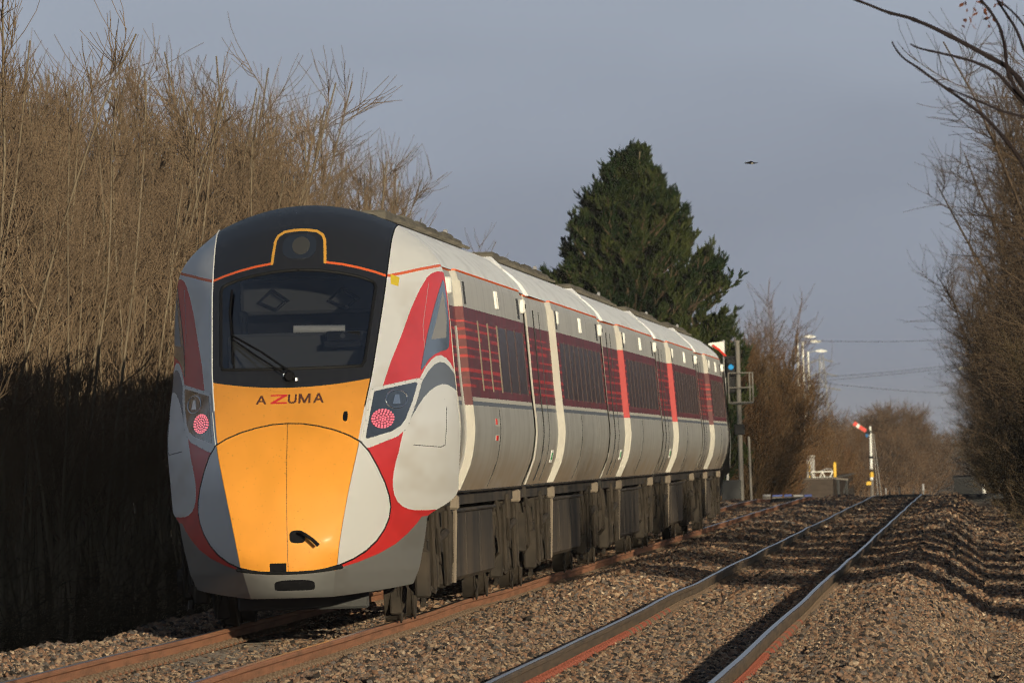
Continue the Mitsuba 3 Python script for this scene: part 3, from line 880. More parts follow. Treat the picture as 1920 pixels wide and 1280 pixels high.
M['orange_paint'], M['sign_green'] = paint(ORANGE, .5), paint((.03, .25, .08), .5)
EDGE_MID = ['maroon_band', 'cream_paint', 'red_trim', 'red_trim', 'maroon_band']
for ci_, (ya, yb, yf, yr) in enumerate(STATIONS):
    g = np.random.default_rng(50 + ci_)
    car = fresh(f'{TR}__carriage')
    tag(car, ['leading carriage behind the yellow nose', 'second carriage from the yellow nose', 'third carriage from the yellow nose', 'fourth carriage from the yellow nose', 'last carriage of the train'][ci_])
    k0 = .962 if ci_ == 0 else .945
    ys, ks = [ya, yf, yf, yr, yr, yb], [k0, .962, WIDE, WIDE, NARROW, .945]
    if ci_ == 0:
        ys, ks = [ya, ya + .12, yf, yf, yr, yr, yb], [.99, .962, .962, WIDE, WIDE, NARROW, .945]
    for s in (1, -1):
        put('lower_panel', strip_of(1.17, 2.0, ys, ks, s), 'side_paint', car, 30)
        put('dark_stripe', strip_of(2.0, 2.04, ys, ks, s), 'grey_paint', car, 30)
        put('pale_stripe', strip_of(2.04, 2.08, ys, ks, s), 'cream_paint', car, 30)
        put('window_band', strip_of(2.08, 2.95, ys, ks, s), 'maroon_band', car, 30)
        put('upper_panel', strip_of(2.95, 3.295, ys, ks, s), 'upper_paint', car, 30)
        put('orange_stripe', tube(np.stack([skin(np.array(3.30), y, k, s) for y, k in zip(np.array(ys) + np.linspace(0, .01, len(ys)), ks)]), .012, 5), 'orange_paint', car)
    rp = SECTION[14:]
    full = np.vstack([rp * [1, 1], rp[-2::-1] * [-1, 1]])
    yro, kro = ([ya, ya + .12, yb - .5, yb - .5, yb], [1, .99, .99, .95, .95]) if ci_ == 0 else ([ya, ya + .5, ya + .5, yb - .5, yb - .5, yb], [.95, .95, .99, .99, .95, .95])
    rf = put('roof', grid(np.stack([np.stack([TX + full[:, 0] * k, np.full(len(full), y), 3.30 + (full[:, 1] - 3.30) * (1 if k > .96 else .97)], 1) for y, k in zip(yro, kro)])), 'roof_paint', car, 40)
    # end wall and gangway
    ring = np.vstack([SECTION * [.945, 1], SECTION[-2::-1] * [-.945, 1]])
    for yy in ((yb,) if ci_ == 0 else (ya, yb)):
        V = np.stack([TX + ring[:, 0], np.full(len(ring), yy), ring[:, 1]], 1)
        put('end_wall', (np.vstack([V, [[TX, yy, 2.4]]]), np.array([[i, i + 1, len(V)] for i in range(len(V) - 1)] + [[len(V) - 1, 0, len(V)]])), 'cream_paint', car)
    if ci_ < 4:
        put('gangway', box(TX - .55, TX + .55, yb, yb + .5, 1.2, 3.3, .03), 'black_rubber', car)
        put('gap_fairing', box(TX - .95, TX + .95, yb + .02, yb + .48, 3.0, 3.74, .12), 'roof_paint', car)
    # pale door pillars where the wide body steps in
    for yy, sd in ((yf, 1), (yr, -1)):
        for z0, z1, mt in ((1.19, 2.0, 'cream_paint'), (2.0, 2.95, EDGE_MID[ci_] if sd > 0 else 'cream_paint'), (2.95, 3.2, 'cream_paint')):
            zz = np.linspace(z0, z1, 8)
            a_, b_ = skin(zz, yy - .03 * sd, .95), skin(zz, yy - .03 * sd, WIDE + .012)
            c_ = skin(zz, yy + .06 * sd, WIDE + .012)
            put('door_pillar', grid(np.stack([a_, b_, c_]), sd > 0), mt, car, 30)
    yv = ya if ci_ else ya + .3
    # door seams, signs and fittings of the end bays
    if ci_:
        for dy in (1.6, 3.2):
            put('door_seam', tube(np.stack([skin(np.array(z), ya + dy, .953) for z in np.linspace(1.22, 3.15, 12)]), .009, 4), 'dark_grey', car)
        if ci_ < 4:
            put('door_sign', disc_patch(1.42, 1.56, ya + 4.2, ya + 4.9, .957, .006), 'sign_white', car)
            put('sign_print', disc_patch(1.45, 1.53, ya + 4.35, ya + 4.6, .957, .010), 'sign_green', car)
    put('door_lamp', box(TX + 1.262, TX + 1.33, yr - .62, yr - .42, 3.05, 3.2, .015), 'sign_white', car)
    put('lamp_lens', box(TX + 1.31, TX + 1.34, yr - .56, yr - .48, 3.10, 3.15, .005), 'dark_grey', car)
    put('door_lamp', box(TX + 1.23, TX + 1.30, yf + 1.2 if ci_ else ya + .25, yf + 1.45 if ci_ else ya + .5, 3.04, 3.2, .015), 'sign_white', car)
    put('dark_grille', disc_patch(2.98, 3.2, yr - 1.6, yr - 1.05, WIDE, .004), 'dark_grey', car)
    put('dark_grille', disc_patch(2.98, 3.2, yf + .7, yf + 1.1, WIDE, .004), 'dark_grey', car)
    ym = (yf + yr) / 2 + .3
    for d in (0, .35):
        put('vent_slat', disc_patch(3.02, 3.2, ym + d, ym + d + .16, WIDE, .022), 'sign_white', car)
    put('vent_opening', disc_patch(3.02, 3.2, ym + .72, ym + 1.0, WIDE, .005), 'tinted_glass', car)
    # windows
    n = 6 if ci_ == 0 else 9
    y0, y1 = yf + 1.0, yr - .75
    pitch = (y1 - y0) / n
    for i in range(n):
        wa, wb = y0 + i * pitch + .14, y0 + (i + 1) * pitch - .14
        blank = ci_ == 0 and i < 3
        w = fresh(f'{car}__window')
        if not blank:
            zz = np.linspace(2.165, 2.825, 4)
            a_ = skin(zz, wa, WIDE) + [.005, 0, 0]
            b_ = skin(zz, wb, WIDE) + [.005, 0, 0]
            scene[w] = shape(grid(np.stack([a_, b_]), True), 'coach_glass', smooth=True)
        else:
            counters[f'{car}__window'] -= 1
        zz = np.linspace(2.15, 2.84, 5)
        put('window_trim', tubes(np.stack([skin(zz, wb + .02, WIDE) + [.002, 0, 0]]), .013, 5), 'dusty_metal' if blank else 'window_rubber', car)
    put('body_seam', tube(np.stack([skin(np.array(z), yf + 6.3, WIDE) for z in np.linspace(1.2, 1.98, 9)]), .006, 4), 'dark_grey', car)
    if ci_ == 0:
        put('notice_panel', disc_patch(1.66, 1.88, yf + 5.2, yf + 6.2, WIDE, .004), 'cream_paint', car)
        put('notice_print', disc_patch(1.82, 1.88, yf + 5.2, yf + 5.5, WIDE, .007), 'red_paint', car)
        put('notice_print', disc_patch(1.66, 1.71, yf + 5.3, yf + 5.7, WIDE, .007), 'red_paint', car)
        put('cab_door_edge', tube(np.stack([skin(np.array(z), ya + .95, .963) for z in np.linspace(1.2, 3.2, 14)]), .016, 6), 'cream_paint', car)
        put('cab_handrail', tube(np.stack([skin(np.array(z), ya + 1.5, .963) + [.035, 0, 0] for z in np.linspace(1.35, 2.75, 10)]), .014, 6), 'galvanised', car)
    put('waist_lip', tube([(TX + 1.20, ya + .1, 1.172), (TX + 1.20, yb - .05, 1.172)], .014, 5), 'underframe_paint', car)
    # underfloor
    put('floor_frame', box(TX - 1.12, TX + 1.12, ya + .3, yb - .2, 1.04, 1.172), 'underframe_paint', car)
    yc1, yc2 = (108.4, 124.6) if ci_ == 0 else (ya + 4.3, yb - 4.3)
    bogie(yc1, car, g)
    bogie(yc2, car, g)
    for y in (yc1 - 1.3, yc1 + 1.3, yc2 - 1.3, yc2 + 1.3):
        wheelset(y, car)
    e0, e1 = (111.6, 121.4) if ci_ == 0 else (yc1 + 2.9, yc2 - 2.9)
    put('equipment_case', box(TX - 1.1, TX + 1.1, e0, e1, .30, 1.0, .04), 'underframe_paint', car)
    for q in np.linspace(e0, e1, 4)[1:-1]:
        put('case_joint', box(TX + 1.1, TX + 1.106, q - .015, q + .015, .34, .97), 'underframe_paint', car)
    put('case_rail', tube([(TX + 1.13, e0 + .1, .985), (TX + 1.13, e1 - .1, .985)], .018, 6), 'underframe_paint', car)
    ms = []
    for ye in ((e0 - .9, e1 + .2) if ci_ == 0 else (ya + .3, e0 - .7, e1 + .15, yb - 1.6)):
        for k in range(7):
            yy, h = ye + g.uniform(0, 1.0), g.uniform(.15, .5)
            zc = g.uniform(.5, .95)
            d = g.uniform(.04, .16)
            xx = TX + g.uniform(.9, 1.12)
            ms.append(box(xx - .1, xx, yy, yy + d, zc - h / 2, min(zc + h / 2, 1.1), .01))
        for k in range(3):
            yy = ye + g.uniform(0, .9)
            ms.append(tube([(TX + 1.1, yy, 1.08), (TX + 1.13, yy + .03, .8), (TX + 1.12, yy + .15, .5), (TX + 1.05, yy + .3, .42)], .016, 5))
    tag(put('pipework', join(ms), 'running_gear', car), kind='stuff')
    put('vertical_pipe', tube([(TX + 1.14, e0 - .25, 1.12), (TX + 1.16, e0 - .25, .95), (TX + 1.13, e0 - .2, .3)], .022, 6), 'dusty_metal', car)
    for q in (e0 - .27, yb - 2.9):
        put('jacking_bracket', box(TX + 1.02, TX + 1.2, q - .09, q + .09, 1.0, 1.14, .02), 'dusty_metal', car)
    # roof fittings
    gear = [box(TX - .62, TX + .62, yf - .5, yr + .5, 3.78, 3.885, .02)]
    for k in range(5):
        q0 = yf + (yr - yf) * (k + g.uniform(.1, .3)) / 5
        gear.append(box(TX - .5, TX + .58, q0, q0 + g.uniform(1.0, 2.2), 3.87, 3.88 + g.uniform(.01, .05), .02))
    put('roof_equipment', join(gear), 'roof_gear', rf.rsplit('__', 1)[0])
    bolts = join([box(TX + .68, TX + .73, y, y + .09, 3.775, 3.80) for y in np.arange(yf - .3, yr, .42)])
    tag(put('roof_bolts', bolts, 'roof_gear', car), kind='stuff')
    gear = [tube([(TX + .35, yr + 1.0 + d, 3.83), (TX + .35, yr + 1.0 + d, 3.95 + .02 * d)], .035, 8) for d in (0, .6, 1.2)]
    gear.append(tube([(TX + .4, yr + .6, 3.85), (TX + .42, yr + .75, 3.99), (TX + .42, yr + 1.0, 4.0), (TX + .4, yr + 1.2, 3.86)], .025, 6))
    put('roof_insulators', join(gear), 'light_grey', car)
# the far cab
for s in (1, -1):
    P = placed(SID * [s, 1, 1])
    P[..., 1] = 233.6 - (P[..., 1] - TY)
    put('far_cab_shell', grid(P, s > 0), 'white_paint', f'{TR}__carriage_004', True)
P = placed(CEN)
P[..., 1] = 233.6 - (P[..., 1] - TY)
put('far_cab_shell', grid(P, True), 'black_paint', f'{TR}__carriage_004', True)
# what hangs below the nose
put('snow_plough', join([box(TX - .6, TX + .6, TY + 2.2, TY + 2.3, .15, .5, .02), box(TX - .6, TX + .6, TY + 2.3, TY + 3.6, .5, .75, .03)]), 'dark_grey', TR)
for s in (1, -1):
    x = TX + s * .80
    put('life_guard', join([box(x - .06, x + .06, TY + 3.2, TY + 3.3, .07, .62, .015), tube([(x - s * .1, TY + 2.9, .5), (x + s * .05, TY + 3.1, .45), (x + s * .07, TY + 3.2, .3), (x + s * .05, TY + 3.25, .08)], .035, 8), box(x + s * .1 - .03, x + s * .1 + .03, TY + 3.1, TY + 4.6, .40, .47, .01)]), 'running_gear', TR)
put('cab_side_case', box(TX - 1.05, TX + 1.05, TY + 3.6, TY + 4.9, .34, 1.02, .04), 'underframe_paint', TR)

# ---------------------------------------------------------------- trees and bushes
def unit(v):
    return v / (np.linalg.norm(v, axis=-1, keepdims=True) + 1e-12)


def grow(start, d, length, n, g, up=0.0, wig=.1):
    """K polylines of n points that leave start along d and bend upwards (up) with some waver."""
    K = len(start)
    step = (np.broadcast_to(length, (K,)) / (n - 1))[:, None]
    out, p = [start], start
    for _ in range(n - 1):
        d = unit(d + np.array([0, 0, up / (n - 1)]) + g.normal(0, wig, (K, 3)))
        p = p + d * step
        out.append(p)
    return np.stack(out, 1)


def spawn(P, R, m, t0, t1, ang, g):
    """m side shoots from each polyline, between the fractions t0 and t1 of its length, at about ang radians from it."""
    K, N = P.shape[:2]
    t = (g.uniform(t0, t1, (K, m)) * (N - 1)).clip(0, N - 1.001)
    i = t.astype(int)
    fr = (t - i)[..., None]
    k = np.arange(K)[:, None]
    a, b = P[k, i], P[k, i + 1]
    tan = unit(b - a)
    perp = unit(np.cross(tan, g.normal(0, 1, (K, m, 3))))
    an = (ang * g.uniform(.7, 1.3, (K, m)))[..., None]
    d = tan * np.cos(an) + perp * np.sin(an)
    r = R[k, i] * (1 - fr[..., 0]) + R[k, i + 1] * fr[..., 0]
    return (a + (b - a) * fr).reshape(-1, 3), d.reshape(-1, 3), r.reshape(-1), (t / (N - 1)).reshape(-1)


def taper(r0, r1, n):
    t = np.linspace(0, 1, n)
    return np.asarray(r0)[..., None] * (1 - t) + np.asarray(r1)[..., None] * t


def stool(seed, stems, height, lean, nb, nt, br, tw, ang=.62, up=.9, r=(.038, .009), b_r=(.011, .004), t_r=(.0045, .0028), low=.12, spread=.35, drift=0.0):
    """A bare many-stemmed tree: stems, branches that curve upwards, and fine twigs."""
    g = np.random.default_rng(seed)
    az = g.uniform(0, 2 * np.pi, stems)
    le = np.minimum(np.abs(g.normal(0, lean, stems)), 1.5 * lean)
    start = np.stack([spread * g.random(stems) * np.cos(az), spread * g.random(stems) * np.sin(az), 0 * az], 1)
    d = np.stack([np.sin(le) * np.cos(az) + drift, np.sin(le) * np.sin(az), np.cos(le)], 1)
    L = height * g.uniform(.72, 1.05, stems) / np.maximum(np.cos(le), .6)
    S1 = grow(start, unit(d), L, 10, g, .25, .055)
    R1 = taper(g.uniform(.7, 1.2, stems) * r[0], np.full(stems, r[1]), 10)
    s, d, rr, t = spawn(S1, R1, nb, low, .97, ang, g)
    B = grow(s, d, br * (1.15 - .85 * t) * g.uniform(.6, 1.25, len(s)), 6, g, up, .11)
    RB = taper(np.minimum(rr * .7, b_r[0]), np.full(len(s), b_r[1]), 6)
    s2, d2, r2, t2 = spawn(B, RB, nt, .12, .98, ang * .9, g)
    W = grow(s2, d2, tw * g.uniform(.4, 1.3, len(s2)), 4, g, up * .7, .12)
    RW = taper(np.minimum(r2 * .8, t_r[0]), np.full(len(s2), t_r[1]), 4)
    return tubes(S1, R1, 5), join([tubes(B, RB, 3), tubes(W, RW, 3)])


def species(name, protos, bark_trunk, bark_twigs):
    for k, (a, b) in enumerate(protos):
        scene[f'kind_{name}_{k}'] = {'type': 'shapegroup', 'trunk': shape(a, bark_trunk, smooth=True), 'branches': shape(b, bark_twigs, smooth=True)}
    return len(protos)


def plant(name, kind, k, x, y, rot, s, sz=None, z=None, label=None, cat='tree', group=None):
    key = fresh(name)
    z = float(ground_z(x, y)) - .05 if z is None else z
    scene[key] = {'type': 'instance', 'g': {'type': 'ref', 'id': f'kind_{kind}_{k}'}, 'to_world': T().translate([x, y, z]).rotate([0, 0, 1], rot).scale([s, s, s if sz is None else sz])}
    tag(key, label, cat, group)
    return key


ORD = ['first', 'second', 'third', 'fourth', 'fifth', 'sixth', 'seventh', 'eighth', 'ninth', 'tenth', 'eleventh', 'twelfth', 'thirteenth', 'fourteenth', 'fifteenth', 'sixteenth', 'seventeenth', 'eighteenth', 'nineteenth', 'twentieth',
       'twenty-first', 'twenty-second', 'twenty-third', 'twenty-fourth', 'twenty-fifth', 'twenty-sixth', 'twenty-seventh', 'twenty-eighth', 'twenty-ninth', 'thirtieth']
# the tall bare hedge on the left, behind the train
species('hedge', [stool(11 + k, 13, 7.0, .075, 19, 8, 1.35, .55, .74, .75, (.031, .009), (.0115, .005), (.0048, .0032), .26, .7) for k in range(5)], 'stem_bark', 'twig_bark')
g = np.random.default_rng(21)
front = []
nth = {0: 0, 1: 0, 2: 0}
for row, (x0, y0, y1, dy) in enumerate(((-10.6, 113, 229, 4.4), (-12.2, 122, 236, 4.0), (-13.9, 132, 238, 4.2))):
    for y in np.arange(y0, y1, dy):
        yy, xx = y + g.uniform(-1.2, 1.2), x0 + g.uniform(-.6, .6)
        h = np.interp(yy, [110, 130, 150, 172, 186, 200, 212, 225, 240], [7.0, 7.2, 7.8, 8.3, 8.0, 7.1, 6.3, 5.5, 4.8]) * g.uniform(.9, 1.06)
        front.append((row, xx, yy, h, g.uniform(0, 360), int(g.integers(5))))
k = 0
for row, xx, yy, h, rot, p in front:
    lab = f'{ORD[nth[row]]} bare upright hedge tree from the viewer, {["front", "middle", "back"][row]} row left of the train'
    nth[row] += 1
    plant('hedge_tree', 'hedge', p, xx, yy, rot, h / 7.4 * g.uniform(.95, 1.15), h / 7.4, label=lab, group='bare trees of the tall hedge left of the train')

# brambles at the hedge's foot
def thicket(seed, n, length, r, up, x0, x1, y0, y1, z=None):
    g = np.random.default_rng(seed)
    s = np.stack([g.uniform(x0, x1, n), g.uniform(y0, y1, n), np.zeros(n)], 1)
    s[:, 2] = ground_z(s[:, 0], s[:, 1]) - .03
    a = g.uniform(0, 2 * np.pi, n)
    d = np.stack([np.cos(a) * .6, np.sin(a) * .6, g.uniform(.5, 1.2, n)], 1)
    P = grow(s, unit(d), length * g.uniform(.5, 1.3, n), 7, g, up, .16)
    R = taper(np.full(n, r), np.full(n, r * .5), 7)
    s2, d2, r2, _ = spawn(P, R, 4, .3, .98, .8, g)
    W = grow(s2, d2, length * .3 * g.uniform(.4, 1.2, len(s2)), 4, g, up * .5, .15)
    return join([tubes(P, R, 3), tubes(W, taper(r2 * .7, r2 * .4, 4), 3)])


put('bramble_undergrowth', thicket(5, 5200, 1.7, .008, -.9, -13.5, -9.7, 116, 236), 'bramble')
tag('bramble_undergrowth', 'dark tangled brambles at the foot of the hedge left of the train', kind='stuff')
put('bramble_undergrowth', thicket(6, 2600, 1.3, .008, -.9, 1.6, 4.2, 250, 420), 'bramble')
tag('bramble_undergrowth_001', 'dark brambles under the trees right of the tracks', kind='stuff')


def grass(seed, n, h, x0, x1, y0, y1):
    g = np.random.default_rng(seed)
    s = np.stack([g.uniform(x0, x1, n), g.uniform(y0, y1, n), np.zeros(n)], 1)
    s[:, 2] = ground_z(s[:, 0], s[:, 1]) - .02
    a = g.uniform(0, 2 * np.pi, n)
    P = grow(s, unit(np.stack([np.cos(a) * .4, np.sin(a) * .4, np.ones(n)], 1)), h * g.uniform(.4, 1.2, n), 4, g, -1.0, .12)
    return tubes(P, taper(np.full(n, .006), np.full(n, .002), 4), 3)


put('dead_grass', join([grass(9, 2600, .34, .9, 3.2, 150, 400), grass(10, 900, .3, -9.3, -8.6, 80, 240)]), 'dead_grass')
tag('dead_grass', 'tufts of dead pale grass beside the ballast', kind='stuff')

# the big dark conifer beyond the train
def conifer(seed, height, width):
    g = np.random.default_rng(seed)
    tr = grow(np.zeros((1, 3)), np.array([[0, 0, 1.0]]), height * .97, 14, g, 0, .02)
    trunk = tubes(tr, taper(np.array([.26]), np.array([.02]), 14), 9)
    n = 600
    t = np.sort(1 - g.random(n) ** .72) * .97
    prof = np.interp(t, [0, .12, .3, .44, .58, .72, .84, .93, 1], [.98, 1.08, 1.04, .95, .79, .57, .31, .10, .01]) * width / 2
    az = g.uniform(0, 2 * np.pi, n)
    lob = 1 + .07 * np.sin(3 * az + 5 * t) + .06 * np.sin(5 * az - 9 * t)
    L = prof * lob * g.uniform(.8, 1.03, n)
    s = np.stack([0 * t, 0 * t, t * height * .96], 1)
    rise = np.interp(t, [0, .5, 1], [.2, .6, 1.2])
    d = unit(np.stack([np.cos(az), np.sin(az), rise * .6], 1))
    Ls = L / np.hypot(d[:, 0], d[:, 1])
    P = grow(s, d, Ls, 8, g, .35, .05)
    R = taper(np.full(n, .045), np.full(n, .01), 8)
    limbs = tubes(P, R, 4)
    s2, d2, r2, t2 = spawn(P, R, 22, .12, 1.0, .55, g)
    d2 = unit(d2 + [0, 0, .45])
    B = grow(s2, d2, .85 * g.uniform(.45, 1.25, len(s2)) * (1.1 - .35 * t2), 5, g, .7, .07)
    RB = taper(np.full(len(s2), .02), np.full(len(s2), .006), 5)
    s3, d3, r3, t3 = spawn(B, RB, 14, .12, 1.0, .6, g)
    K = len(s3)
    d3 = unit(d3 + [0, 0, .2])
    Ln = .34 * g.uniform(.5, 1.3, K)[:, None]
    side = unit(np.cross(d3, g.normal(0, 1, (K, 3))))
    nor = np.cross(d3, side)
    w = .05 * g.uniform(.7, 1.4, (K, 1))
    A = s3
    V = np.stack([A, A + d3 * Ln * .45 + side * w, A + d3 * Ln, A + d3 * Ln * .45 - side * w, A + d3 * Ln * .5 + nor * w * .9], 1)
    f = np.array([[0, 1, 4], [1, 2, 4], [2, 3, 4], [3, 0, 4], [0, 2, 1], [0, 3, 2]])
    F = (f[None] + 5 * np.arange(K)[:, None, None]).reshape(-1, 3)
    return trunk, join([limbs, tubes(B, RB, 3)]), (V.reshape(-1, 3), F)


CX, CY = -13.0, 450.0
cz = float(ground_z(CX, CY))
trunk, limbs, needles = conifer(4, 14.9, 8.2)
ck = 'conifer_tree'
for nm, m, mat in (('trunk', trunk, 'stem_bark'), ('limbs', limbs, 'right_bark'), ('foliage', needles, 'conifer_green')):
    put(nm, (m[0] + [CX, CY, cz], m[1]), mat, ck)
tag(ck, 'tall dense dark green conifer rising behind the far carriages', 'tree')
tag('conifer_tree__foliage', kind='stuff')

# bare trees round the conifer
species('wild', [stool(61 + k, 6, 7.0, .26, 15, 9, 2.3, .8, .75, .35, (.06, .012), (.02, .007), (.009, .006), .2, .5) for k in range(3)], 'far_twig', 'far_twig')
for x, y, s, lab in ((-17.6, 470, 1.15, 'bare twiggy tree showing left of the dark conifer'), (-10.4, 498, 1.55, 'bare tree rising behind the right flank of the dark conifer'), (-9.8, 520, 1.4, 'thin bare tree between the conifer and the russet bushes'), (-11.2, 556, 1.3, 'hazy bare tree showing above the russet bushes, just right of the signal'), (-19.5, 480, 1.0, 'low bare tree just above the roofs of the middle carriages')):
    plant('bare_tree', 'wild', int(g.integers(3)), x, y, g.uniform(0, 360), s, label=lab)

# russet willow scrub right of the train's far end
species('russet', [stool(81 + k, 18, 5.0, .33, 18, 11, 1.5, .6, .6, .6, (.03, .012), (.015, .009), (.010, .007), .08, .9) for k in range(4)], 'russet_twig', 'russet_twig')
willows = [(1392, 452, 640), (1408, 462, 625), (1424, 470, 640), (1438, 480, 700), (1398, 500, 595), (1418, 520, 612), (1430, 545, 655), (1404, 470, 740), (1428, 455, 770), (1446, 470, 800),
           (1442, 700, 670), (1460, 720, 715), (1476, 740, 745), (1490, 725, 765), (1504, 735, 780), (1516, 745, 790), (1528, 760, 795), (1466, 705, 750), (1486, 712, 780), (1538, 775, 790), (1452, 690, 715), (1554, 800, 815), (1572, 830, 840), (1476, 700, 830), (1500, 708, 800), (1520, 716, 820)]
willows.sort()
for i, (px, y, top) in enumerate(willows):
    base = at(px, 915, y)
    gz = float(ground_z(base[0], y))
    h = at(px, top, y)[2] - gz
    plant('willow_bush', 'russet', i % 4, base[0], y, g.uniform(0, 360), max(.8, h / 6.6), h / 6.0, label=f'{ORD[i]} russet bare willow bush from the left, right of the signal', cat='bush', group='russet willow bushes right of the train')

# far woods
species('wood', [stool(121 + k, 8, 10.0, .40, 20, 13, 4.2, 1.7, .75, .3, (.13, .04), (.06, .028), (.032, .022), .18, .8) for k in range(3)], 'far_twig', 'far_twig')
species('farwood', [stool(131 + k, 8, 10.0, .40, 18, 11, 4.2, 1.7, .75, .3, (.13, .05), (.08, .045), (.05, .04), .15, .8) for k in range(2)], 'farther_twig', 'farther_twig')
i = 0
for px, top, y in sorted(((1560, 760, 1150), (1590, 765, 1180), (1612, 770, 1240), (1640, 752, 1220), (1668, 750, 1200), (1690, 752, 1180), (1706, 770, 1230), (1722, 800, 1260), (1625, 800, 1100), (1660, 790, 1080), (1585, 800, 1120), (1695, 800, 1120), (1550, 790, 1060), (1734, 840, 1280))):

    b = at(px, 915, y)
    gz = float(ground_z(b[0], y))
    h = at(px, top, y)[2] - gz
    plant('woodland_tree', 'wood', i % 3, b[0], y, g.uniform(0, 360), max(.75, h / 11.5), h / 11.5, label=f'{ORD[i]} bare brown tree from the left in the wood behind the semaphore', group='bare trees of the wood behind the semaphore')
    i += 1
i = 0
for px, top, y in sorted(((1735, 818, 1800), (1755, 822, 1850), (1775, 820, 1900), (1795, 824, 1950), (1815, 818, 1900), (1840, 822, 1850), (1765, 840, 1650), (1800, 845, 1700), (1745, 850, 1600), (1870, 830, 1800), (1900, 830, 1850), (1560, 800, 1700), (1600, 800, 1750), (1640, 800, 1800), (1690, 810, 1850), (1820, 850, 1600))):
    b = at(px, 915, y)
    gz = float(ground_z(b[0], y))
    h = at(px, top, y)[2] - gz
    plant('distant_tree', 'farwood', i % 2, b[0], y, g.uniform(0, 360), max(.9, h / 10.5), h / 11.0, label=f'{ORD[i]} hazy grey tree from the left on the skyline beyond the semaphore', group='hazy trees on the skyline at the end of the line')
    i += 1

# the trees on the right: limbs reach in over the track
species('arching', [stool(161 + k, 9, 8.6, .22, 26, 13, 2.8, .8, .95, .5, (.075, .014), (.018, .006), (.007, .0045), .1, .5) for k in range(4)], 'right_bark', 'right_bark')
spots = [(4.2, 236, 1.3), (3.6, 254, 1.2), (4.4, 266, 1.35), (3.2, 282, 1.15), (3.6, 296, 1.25), (2.9, 312, 1.12), (3.3, 330, 1.2), (2.1, 348, 1.1), (3.2, 366, 1.15), (2.0, 388, 1.05), (3.0, 410, 1.1), (1.9, 436, 1.0), (2.9, 462, 1.05), (2.0, 492, .98), (2.8, 525, 1.0), (2.2, 560, .95), (1.5, 300, .8), (1.3, 340, .75), (1.2, 376, .72), (1.2, 415, .7), (1.1, 455, .72), (5.5, 300, 1.4), (5.2, 350, 1.3), (4.9, 420, 1.25), (5.0, 480, 1.2)]
for i, (x, y, s) in enumerate(spots):
    plant('overhanging_tree', 'arching', i % 4, x, y, g.uniform(0, 360), s, label=f'{ORD[i]} bare arching tree from the viewer right of the tracks' if i < 21 else f'{ORD[i - 21]} bare tree from the viewer standing back from the right hand row', group='bare trees right of the tracks')
species('scrub', [stool(181 + k, 22, 2.6, .42, 16, 9, .9, .4, .7, .5, (.02, .007), (.011, .005), (.0075, .005), .05, .8) for k in range(2)], 'right_bark', 'bramble')
bushes = [(5.4, 121, 1.5), (4.4, 129, 1.25), (5.0, 141, 1.4), (3.8, 150, 1.2), (4.7, 159, 1.4), (3.8, 166, 1.25), (4.6, 174, 1.4), (3.4, 180, 1.2), (4.4, 188, 1.45), (3.2, 196, 1.2), (4.2, 205, 1.45), (3.3, 216, 1.3), (3.6, 229, 1.4)]
bushes += [(1.9, 262, .8), (2.5, 276, .95), (1.7, 290, .8), (2.2, 302, .95), (1.6, 314, .85), (2.1, 326, 1.0), (1.5, 338, .85), (2.0, 350, 1.0), (1.5, 364, .9), (2.0, 380, 1.0), (1.4, 396, .9), (1.9, 412, 1.1), (1.5, 430, 1.0), (2.1, 450, 1.1), (1.6, 470, 1.1), (2.2, 495, 1.1), (1.7, 520, 1.1), (2.0, 550, 1.2), (1.3, 440, .9), (1.2, 480, 1.0)]
for i, (x, y, s) in enumerate(bushes):
    plant('lineside_bush', 'scrub', i % 2, x, y, g.uniform(0, 360), s, s * 1.15, label=f'{ORD[i - 13]} low dark bush from the viewer under the right hand trees' if i >= 13 and i < 43 else f'{ORD[i]} low bare bush from the viewer on the bank right of the tracks', cat='bush', group='low bushes right of the tracks')

# the near tree whose long dark shoots hang into the upper right corner
NT = 'near_tree'
g = np.random.default_rng(3)
shoots = [([(1990, 470), (1925, 175), (1890, 130), (1845, 105), (1788, 75), (1735, 50), (1700, 38), (1668, 30), (1625, 14), (1575, -6)], .016, .006),
          ([(1990, 520), (1935, 220), (1905, 180), (1868, 140), (1830, 122), (1795, 112), (1750, 102), (1725, 97), (1708, 89)], .012, .004),
          ([(1980, 560), (1940, 350), (1915, 305), (1880, 258), (1845, 222), (1800, 188), (1760, 160), (1722, 132), (1692, 112), (1674, 85)], .013, .004),
          ([(1970, 520), (1945, 250), (1925, 225), (1880, 212), (1850, 200), (1815, 186), (1790, 176), (1780, 172)], .009, .004),
          ([(1990, 380), (1935, 205), (1902, 165), (1888, 130), (1884, 95), (1876, 62), (1858, 30), (1838, 5), (1820, -25)], .013, .006),
          ([(1990, 300), (1950, 160), (1925, 110), (1905, 60), (1885, 30), (1868, 5), (1850, -30)], .010, .005),
          ([(1995, 280), (1950, 120), (1930, 70), (1910, 40), (1880, 15), (1855, 0)], .008, .004)]
NY = 62.0
base = at(2010, 700, NY)
ms = [tube([(base[0] + .25, NY, float(ground_z(base[0] + .25, NY)) - .1), (base[0] + .2, NY, .6), (base[0] + .12, NY, 1.6), at(2005, 620, NY), at(1998, 480, NY), at(1992, 330, NY), at(2000, 120, NY), at(1990, -120, NY)], [.075, .06, .05, .04, .032, .026, .02, .01], 9)]
put('trunk', ms[0], 'shaded_dark_bark', NT, True)
